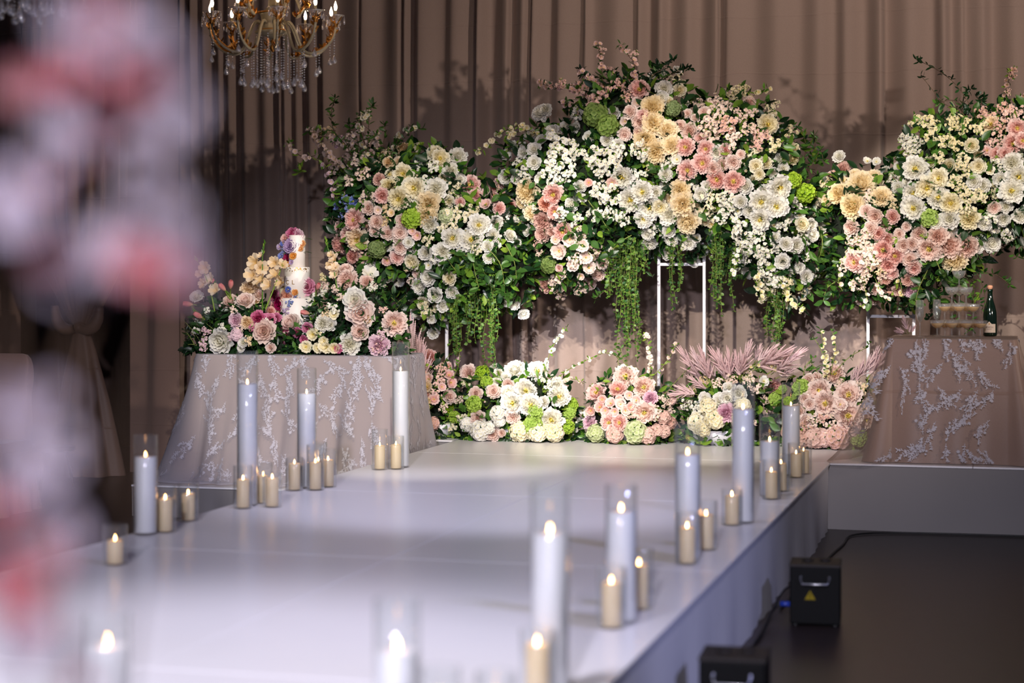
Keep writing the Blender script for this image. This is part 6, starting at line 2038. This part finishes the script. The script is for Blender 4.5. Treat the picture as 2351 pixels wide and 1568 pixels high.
# ================================================================== spark machines on the floor
def spark_machine(c, rz, label):
    t = thing('spark_machine', c, label, 'stage machine', 'black spark machines beside the runway')
    t.rotation_euler = (0, 0, rz)
    hx, hy, h = 0.108, 0.105, 0.272
    def lp(name, mb, mat, smooth=False, parent=None):
        me = mb.mesh(name, [mat], smooth)
        o = bpy.data.objects.new(name, me); COL.objects.link(o); o.parent = parent or t
        return o
    b_ = MB(); b_.box(-hx, hx, -hy, hy, 0.014, h - 0.012)
    body = bevel(lp('housing', b_, M['black']), 0.006)
    b_ = MB(); b_.box(-hx - 0.002, hx + 0.002, -hy - 0.002, hy + 0.002, h - 0.012, h)
    bevel(lp('lid', b_, M['black_top']), 0.003)
    for (x, y) in ((-0.035, 0.01), (0.040, 0.02)):
        b_ = MB(); b_.lathe([(0.0, h - 0.001), (0.024, h - 0.001), (0.024, h + 0.006), (0.018, h + 0.008), (0.016, h + 0.004), (0.0, h + 0.004)], 18, c=(x, y, 0))
        lp('nozzle', b_, M['black_top'], True)
    b_ = MB()
    z0 = h - 0.075
    b_.tube([(-0.060, -hy + 0.002, z0 + 0.022), (-0.060, -hy - 0.020, z0 + 0.016), (-0.054, -hy - 0.026, z0 - 0.006), (0.054, -hy - 0.026, z0 - 0.006), (0.060, -hy - 0.020, z0 + 0.016), (0.060, -hy + 0.002, z0 + 0.022)], 0.005, 8)
    lp('handle', b_, M['steel'], True)
    b_ = MB()
    zc_ = h - 0.135
    b_.add([(-0.045, -hy - 0.001, zc_ - 0.016), (0.003, -hy - 0.001, zc_ - 0.016), (-0.021, -hy - 0.001, zc_ + 0.024)], [(0, 1, 2)])
    st = lp('warning_sticker', b_, M['yellow_sticker'])
    b_ = MB()
    b_.add([(-0.0225, -hy - 0.0015, zc_ - 0.001), (-0.0195, -hy - 0.0015, zc_ - 0.001), (-0.0185, -hy - 0.0015, zc_ + 0.012), (-0.0235, -hy - 0.0015, zc_ + 0.012)], [(0, 1, 2, 3)])
    b_.add([(-0.0225, -hy - 0.0015, zc_ - 0.008), (-0.0195, -hy - 0.0015, zc_ - 0.008), (-0.0195, -hy - 0.0015, zc_ - 0.004), (-0.0225, -hy - 0.0015, zc_ - 0.004)], [(0, 1, 2, 3)])
    lp('warning_mark', b_, M['black'], parent=st)
    for sx in (-1, 1):
        for sy in (-1, 1):
            b_ = MB(); b_.lathe([(0.0, 0.0), (0.012, 0.0), (0.014, 0.014), (0.0, 0.014)], 12, c=(sx * 0.085, sy * 0.08, 0))
            lp('rubber_foot', b_, M['rubber'], True)
    b_ = MB(); b_.tube([(-hx - 0.045, -0.02, 0.085), (-hx + 0.002, -0.02, 0.085)], 0.012, 10)
    lp('blue_plug', b_, M['blueplug'], True)
    return t
mc1 = on_z(1868, 1440, 0.0)
spark_machine(Vector((mc1.x, mc1.y + 0.09, 0)), math.radians(4), 'black spark machine with steel handle standing clear on the dark floor')
mc2 = Vector((-0.885, 6.02, 0))
spark_machine(mc2, math.radians(3), 'black spark machine with dusty lid, cut off where the runway leaves the picture')
def cable(pts, label, r=0.006):
    b_ = MB()
    P = [Vector(p) for p in pts]
    Q = []
    for i in range(len(P) - 1):
        p0, p1, p2, p3 = P[max(i - 1, 0)], P[i], P[i + 1], P[min(i + 2, len(P) - 1)]
        for j in range(8):
            t_ = j / 8
            Q.append(0.5 * (2 * p1 + (p2 - p0) * t_ + (2 * p0 - 5 * p1 + 4 * p2 - p3) * t_ * t_ + (3 * p1 - p0 - 3 * p2 + p3) * t_ ** 3))
    Q.append(P[-1])
    b_.tube(Q, r, 7)
    o = part('power_cable', b_, [M['rubber']], None)
    tag(o, label, 'cable', 'black power cables beside the runway')
x1, y1 = mc1.x - 0.155, mc1.y + 0.07
cable([(x1 + 0.0, y1 - 0.005, 0.087), (x1 - 0.03, y1 - 0.06, 0.05), (-1.02, y1 - 0.35, 0.008), (-1.035, y1 - 0.8, 0.008), (-1.03, 6.9, 0.008), (-1.035, 6.3, 0.008), (-1.03, 5.6, 0.008), (-1.02, 4.6, 0.008)], 'black power cable from the clear standing machine along the skirt')
cable([(x1 + 0.05, y1 + 0.09, 0.15), (x1 + 0.01, y1 + 0.02, 0.13), (-1.02, y1 - 0.2, 0.03), (-1.02, y1 - 0.45, 0.02), (-1.015, y1 - 0.9, 0.02)], 'thin black cable looping behind the clear standing machine', 0.0045)
cable([(-1.02, y1 + 0.3, 0.008), (-0.99, 9.2, 0.008), (-0.93, 10.4, 0.008), (-0.85, 10.95, 0.008), (-0.2, 11.08, 0.008), (1.0, 11.07, 0.008)], 'black cable running along the foot of the stage skirt')

# ================================================================== covered chair and side stool at the dark bay
def chair():
    p = at_t(20, 1150, 11.8)
    base = Vector((p.x - 0.16, p.y, 0))
    t = thing('covered_chair', base, 'banquet chair under a beige satin cover beside the dark drapes', 'chair')
    b_ = MB()
    def back(u, v):
        z = 0.42 + 0.60 * v
        a = 2 * PI * u
        w = 0.20 * (1 - 0.06 * v)
        x = w * max(-1, min(1, 1.25 * math.cos(a)))
        y = 0.035 * max(-1, min(1, 1.6 * math.sin(a)))
        if v > 0.86:
            k = (v - 0.86) / 0.14
            x *= math.sqrt(max(0.0, 1 - 0.55 * k * k)); z = 0.42 + 0.60 * (0.86 + 0.14 * math.sin(k * PI / 2)); y *= 1 - 0.75 * k * k
        x += 0.006 * math.sin(z * 22 + a * 2)
        return (base.x + x, base.y + 0.18 + y - 0.05 * v * 0 + 0.05 * v, z)
    b_.grid(back, 48, 24)
    part('backrest_cover', b_, [M['chair']], t)
    b_ = MB()
    fn = cloth_fn((base.x, base.y, 0), 0.22, 0.22, 0.46, 0.004, 0.05, 0.03, 0.05, 7, 0.012, 33)
    b_ = cloth_mesh(fn, 120, 12)
    part('seat_cover', b_, [M['chair']], t)
chair()
def stool():
    p = on_z(118, 1120, 0.0)
    c = Vector((p.x, p.y, 0))
    t = thing('side_table', c, 'small dark round table beside the tied drape', 'table')
    zt = at_t(118, 1025, dist(c)).z
    b_ = MB(); b_.lathe([(0.0, zt - 0.03), (0.16, zt - 0.03), (0.17, zt - 0.02), (0.17, zt - 0.005), (0.165, zt), (0.0, zt)], 28, c=(c.x, c.y, 0))
    part('table_top', b_, [M['black_top']], t)
    for i in range(3):
        a = 2 * PI * i / 3 + 0.5
        b_ = MB(); b_.tube([(c.x + 0.10 * math.cos(a), c.y + 0.10 * math.sin(a), zt - 0.03), (c.x + 0.16 * math.cos(a), c.y + 0.16 * math.sin(a), 0.0)], 0.010, 8)
        part('leg', b_, [M['black']], t)
stool()

# ================================================================== blossoms close to the camera
def foreground():
    base = at_t(150, 1568, 1.22)
    t = thing('foreground_blossoms', (base.x, base.y, 0), 'white and pink blossom branches standing close to the lens, thrown out of focus', 'flowers')
    rn = random.Random(91)
    b_ = MB()
    b_.lathe([(0.0, 0.0), (0.10, 0.0), (0.10, 0.012), (0.022, 0.02), (0.018, 0.85), (0.03, 0.90), (0.07, 0.93), (0.085, 1.02), (0.08, 1.02), (0.06, 0.94), (0.0, 0.93)], 24, c=(base.x, base.y, 0))
    part('tall_vase', b_, [M['white_metal']], t)
    root = Vector((base.x, base.y, 0.95))
    k7 = lambda L: [(x / 2.064, y / 2.064, s, c) for (x, y, s, c) in L]
    k8 = lambda L: [(x / 1.806, 700 + y / 1.806, s, c) for (x, y, s, c) in L]
    W = 'OW'; K = 'OK'
    items = k7([(330,110,150,W),(420,40,150,W),(480,210,130,W),(540,200,120,W),(760,440,150,W),(720,400,120,W),(840,600,150,W),(640,1050,130,W),(590,1020,110,W),(820,1030,140,W),(300,520,140,W),(330,610,130,W),(230,780,120,W),(0,900,180,W),(100,1010,170,W),(30,870,130,W),(160,1100,130,W),
                (780,240,120,W),(650,600,120,W),(900,1260,140,W),(870,1330,120,W),(740,870,120,W),(420,1340,130,W),(500,1230,120,W),(250,1350,120,W),(460,1100,110,W),(860,1200,110,W),(760,330,120,W),(850,490,120,W),(690,130,100,W),(480,420,90,W),(640,820,90,W),(180,650,100,W),(520,640,100,W),(560,1110,110,W),(340,20,120,W),(560,60,120,W),(370,1180,110,W),(30,1060,130,W),
                (490,70,120,K),(120,390,140,K),(60,400,120,K),(600,320,140,K),(650,370,120,K),(350,270,110,K),(330,350,110,K),(440,540,110,K),(560,560,110,K),(730,690,90,K),(640,1230,150,K),(690,1280,140,K),(770,1300,120,K),(210,1200,120,K),(580,1270,110,K),(230,860,90,K),(410,700,80,K),(520,150,90,K)])
    items += k8([(200,380,120,W),(160,430,110,W),(30,430,140,W),(200,620,110,W),(230,680,110,W),(150,740,120,W),(250,920,120,W),(290,980,100,W),(90,980,120,W),(260,560,90,W),(150,1000,100,K),(70,1200,150,K),(180,1090,110,K),(110,1180,120,K),(150,1290,120,K),(30,1130,120,K),(220,1010,80,K),(360,1540,110,K),(200,1380,110,W),(60,1400,150,W),(190,1150,80,W),(20,850,100,K),(140,560,100,W),(60,700,120,W),(320,1480,110,W)])
    # three arching stems
    stems = [[(170, 1700), (160, 1300), (120, 1000), (200, 700), (300, 450), (330, 200), (230, -60)], [(150, 1700), (60, 1350), (40, 1000), (20, 700), (60, 400), (40, 180)], [(190, 1700), (300, 1360), (330, 1200), (290, 1020), (400, 620), (420, 400), (380, 180)]]
    for st in stems:
        pts = [root] + [at_t(x, y, 1.22 + 0.05 * math.sin(y * 0.01)) for (x, y) in st[1:]]
        Q = []
        for i in range(len(pts) - 1):
            p0, p1, p2, p3 = pts[max(i - 1, 0)], pts[i], pts[i + 1], pts[min(i + 2, len(pts) - 1)]
            for j in range(8):
                u = j / 8
                Q.append(0.5 * (2 * p1 + (p2 - p0) * u + (2 * p0 - 5 * p1 + 4 * p2 - p3) * u * u + (3 * p1 - p0 - 3 * p2 + p3) * u ** 3))
        Q.append(pts[-1])
        b_ = MB(); b_.tube(Q, [0.0035 - 0.002 * i / len(Q) for i in range(len(Q))], 6)
        part('stem', b_, [M['twig']], t)
    for (x, y, s, c) in items:
        p = at_t(x, y, 1.22 + rn.uniform(-0.09, 0.10))
        d = (Vector((0, 0, CAM_Z)) - p).normalized() + Vector((rn.uniform(-.6, .6), rn.uniform(-.3, .3), rn.uniform(-.5, .5)))
        flower(t, c, p, s * 0.62 * scale_at(p), d, rn)
foreground()
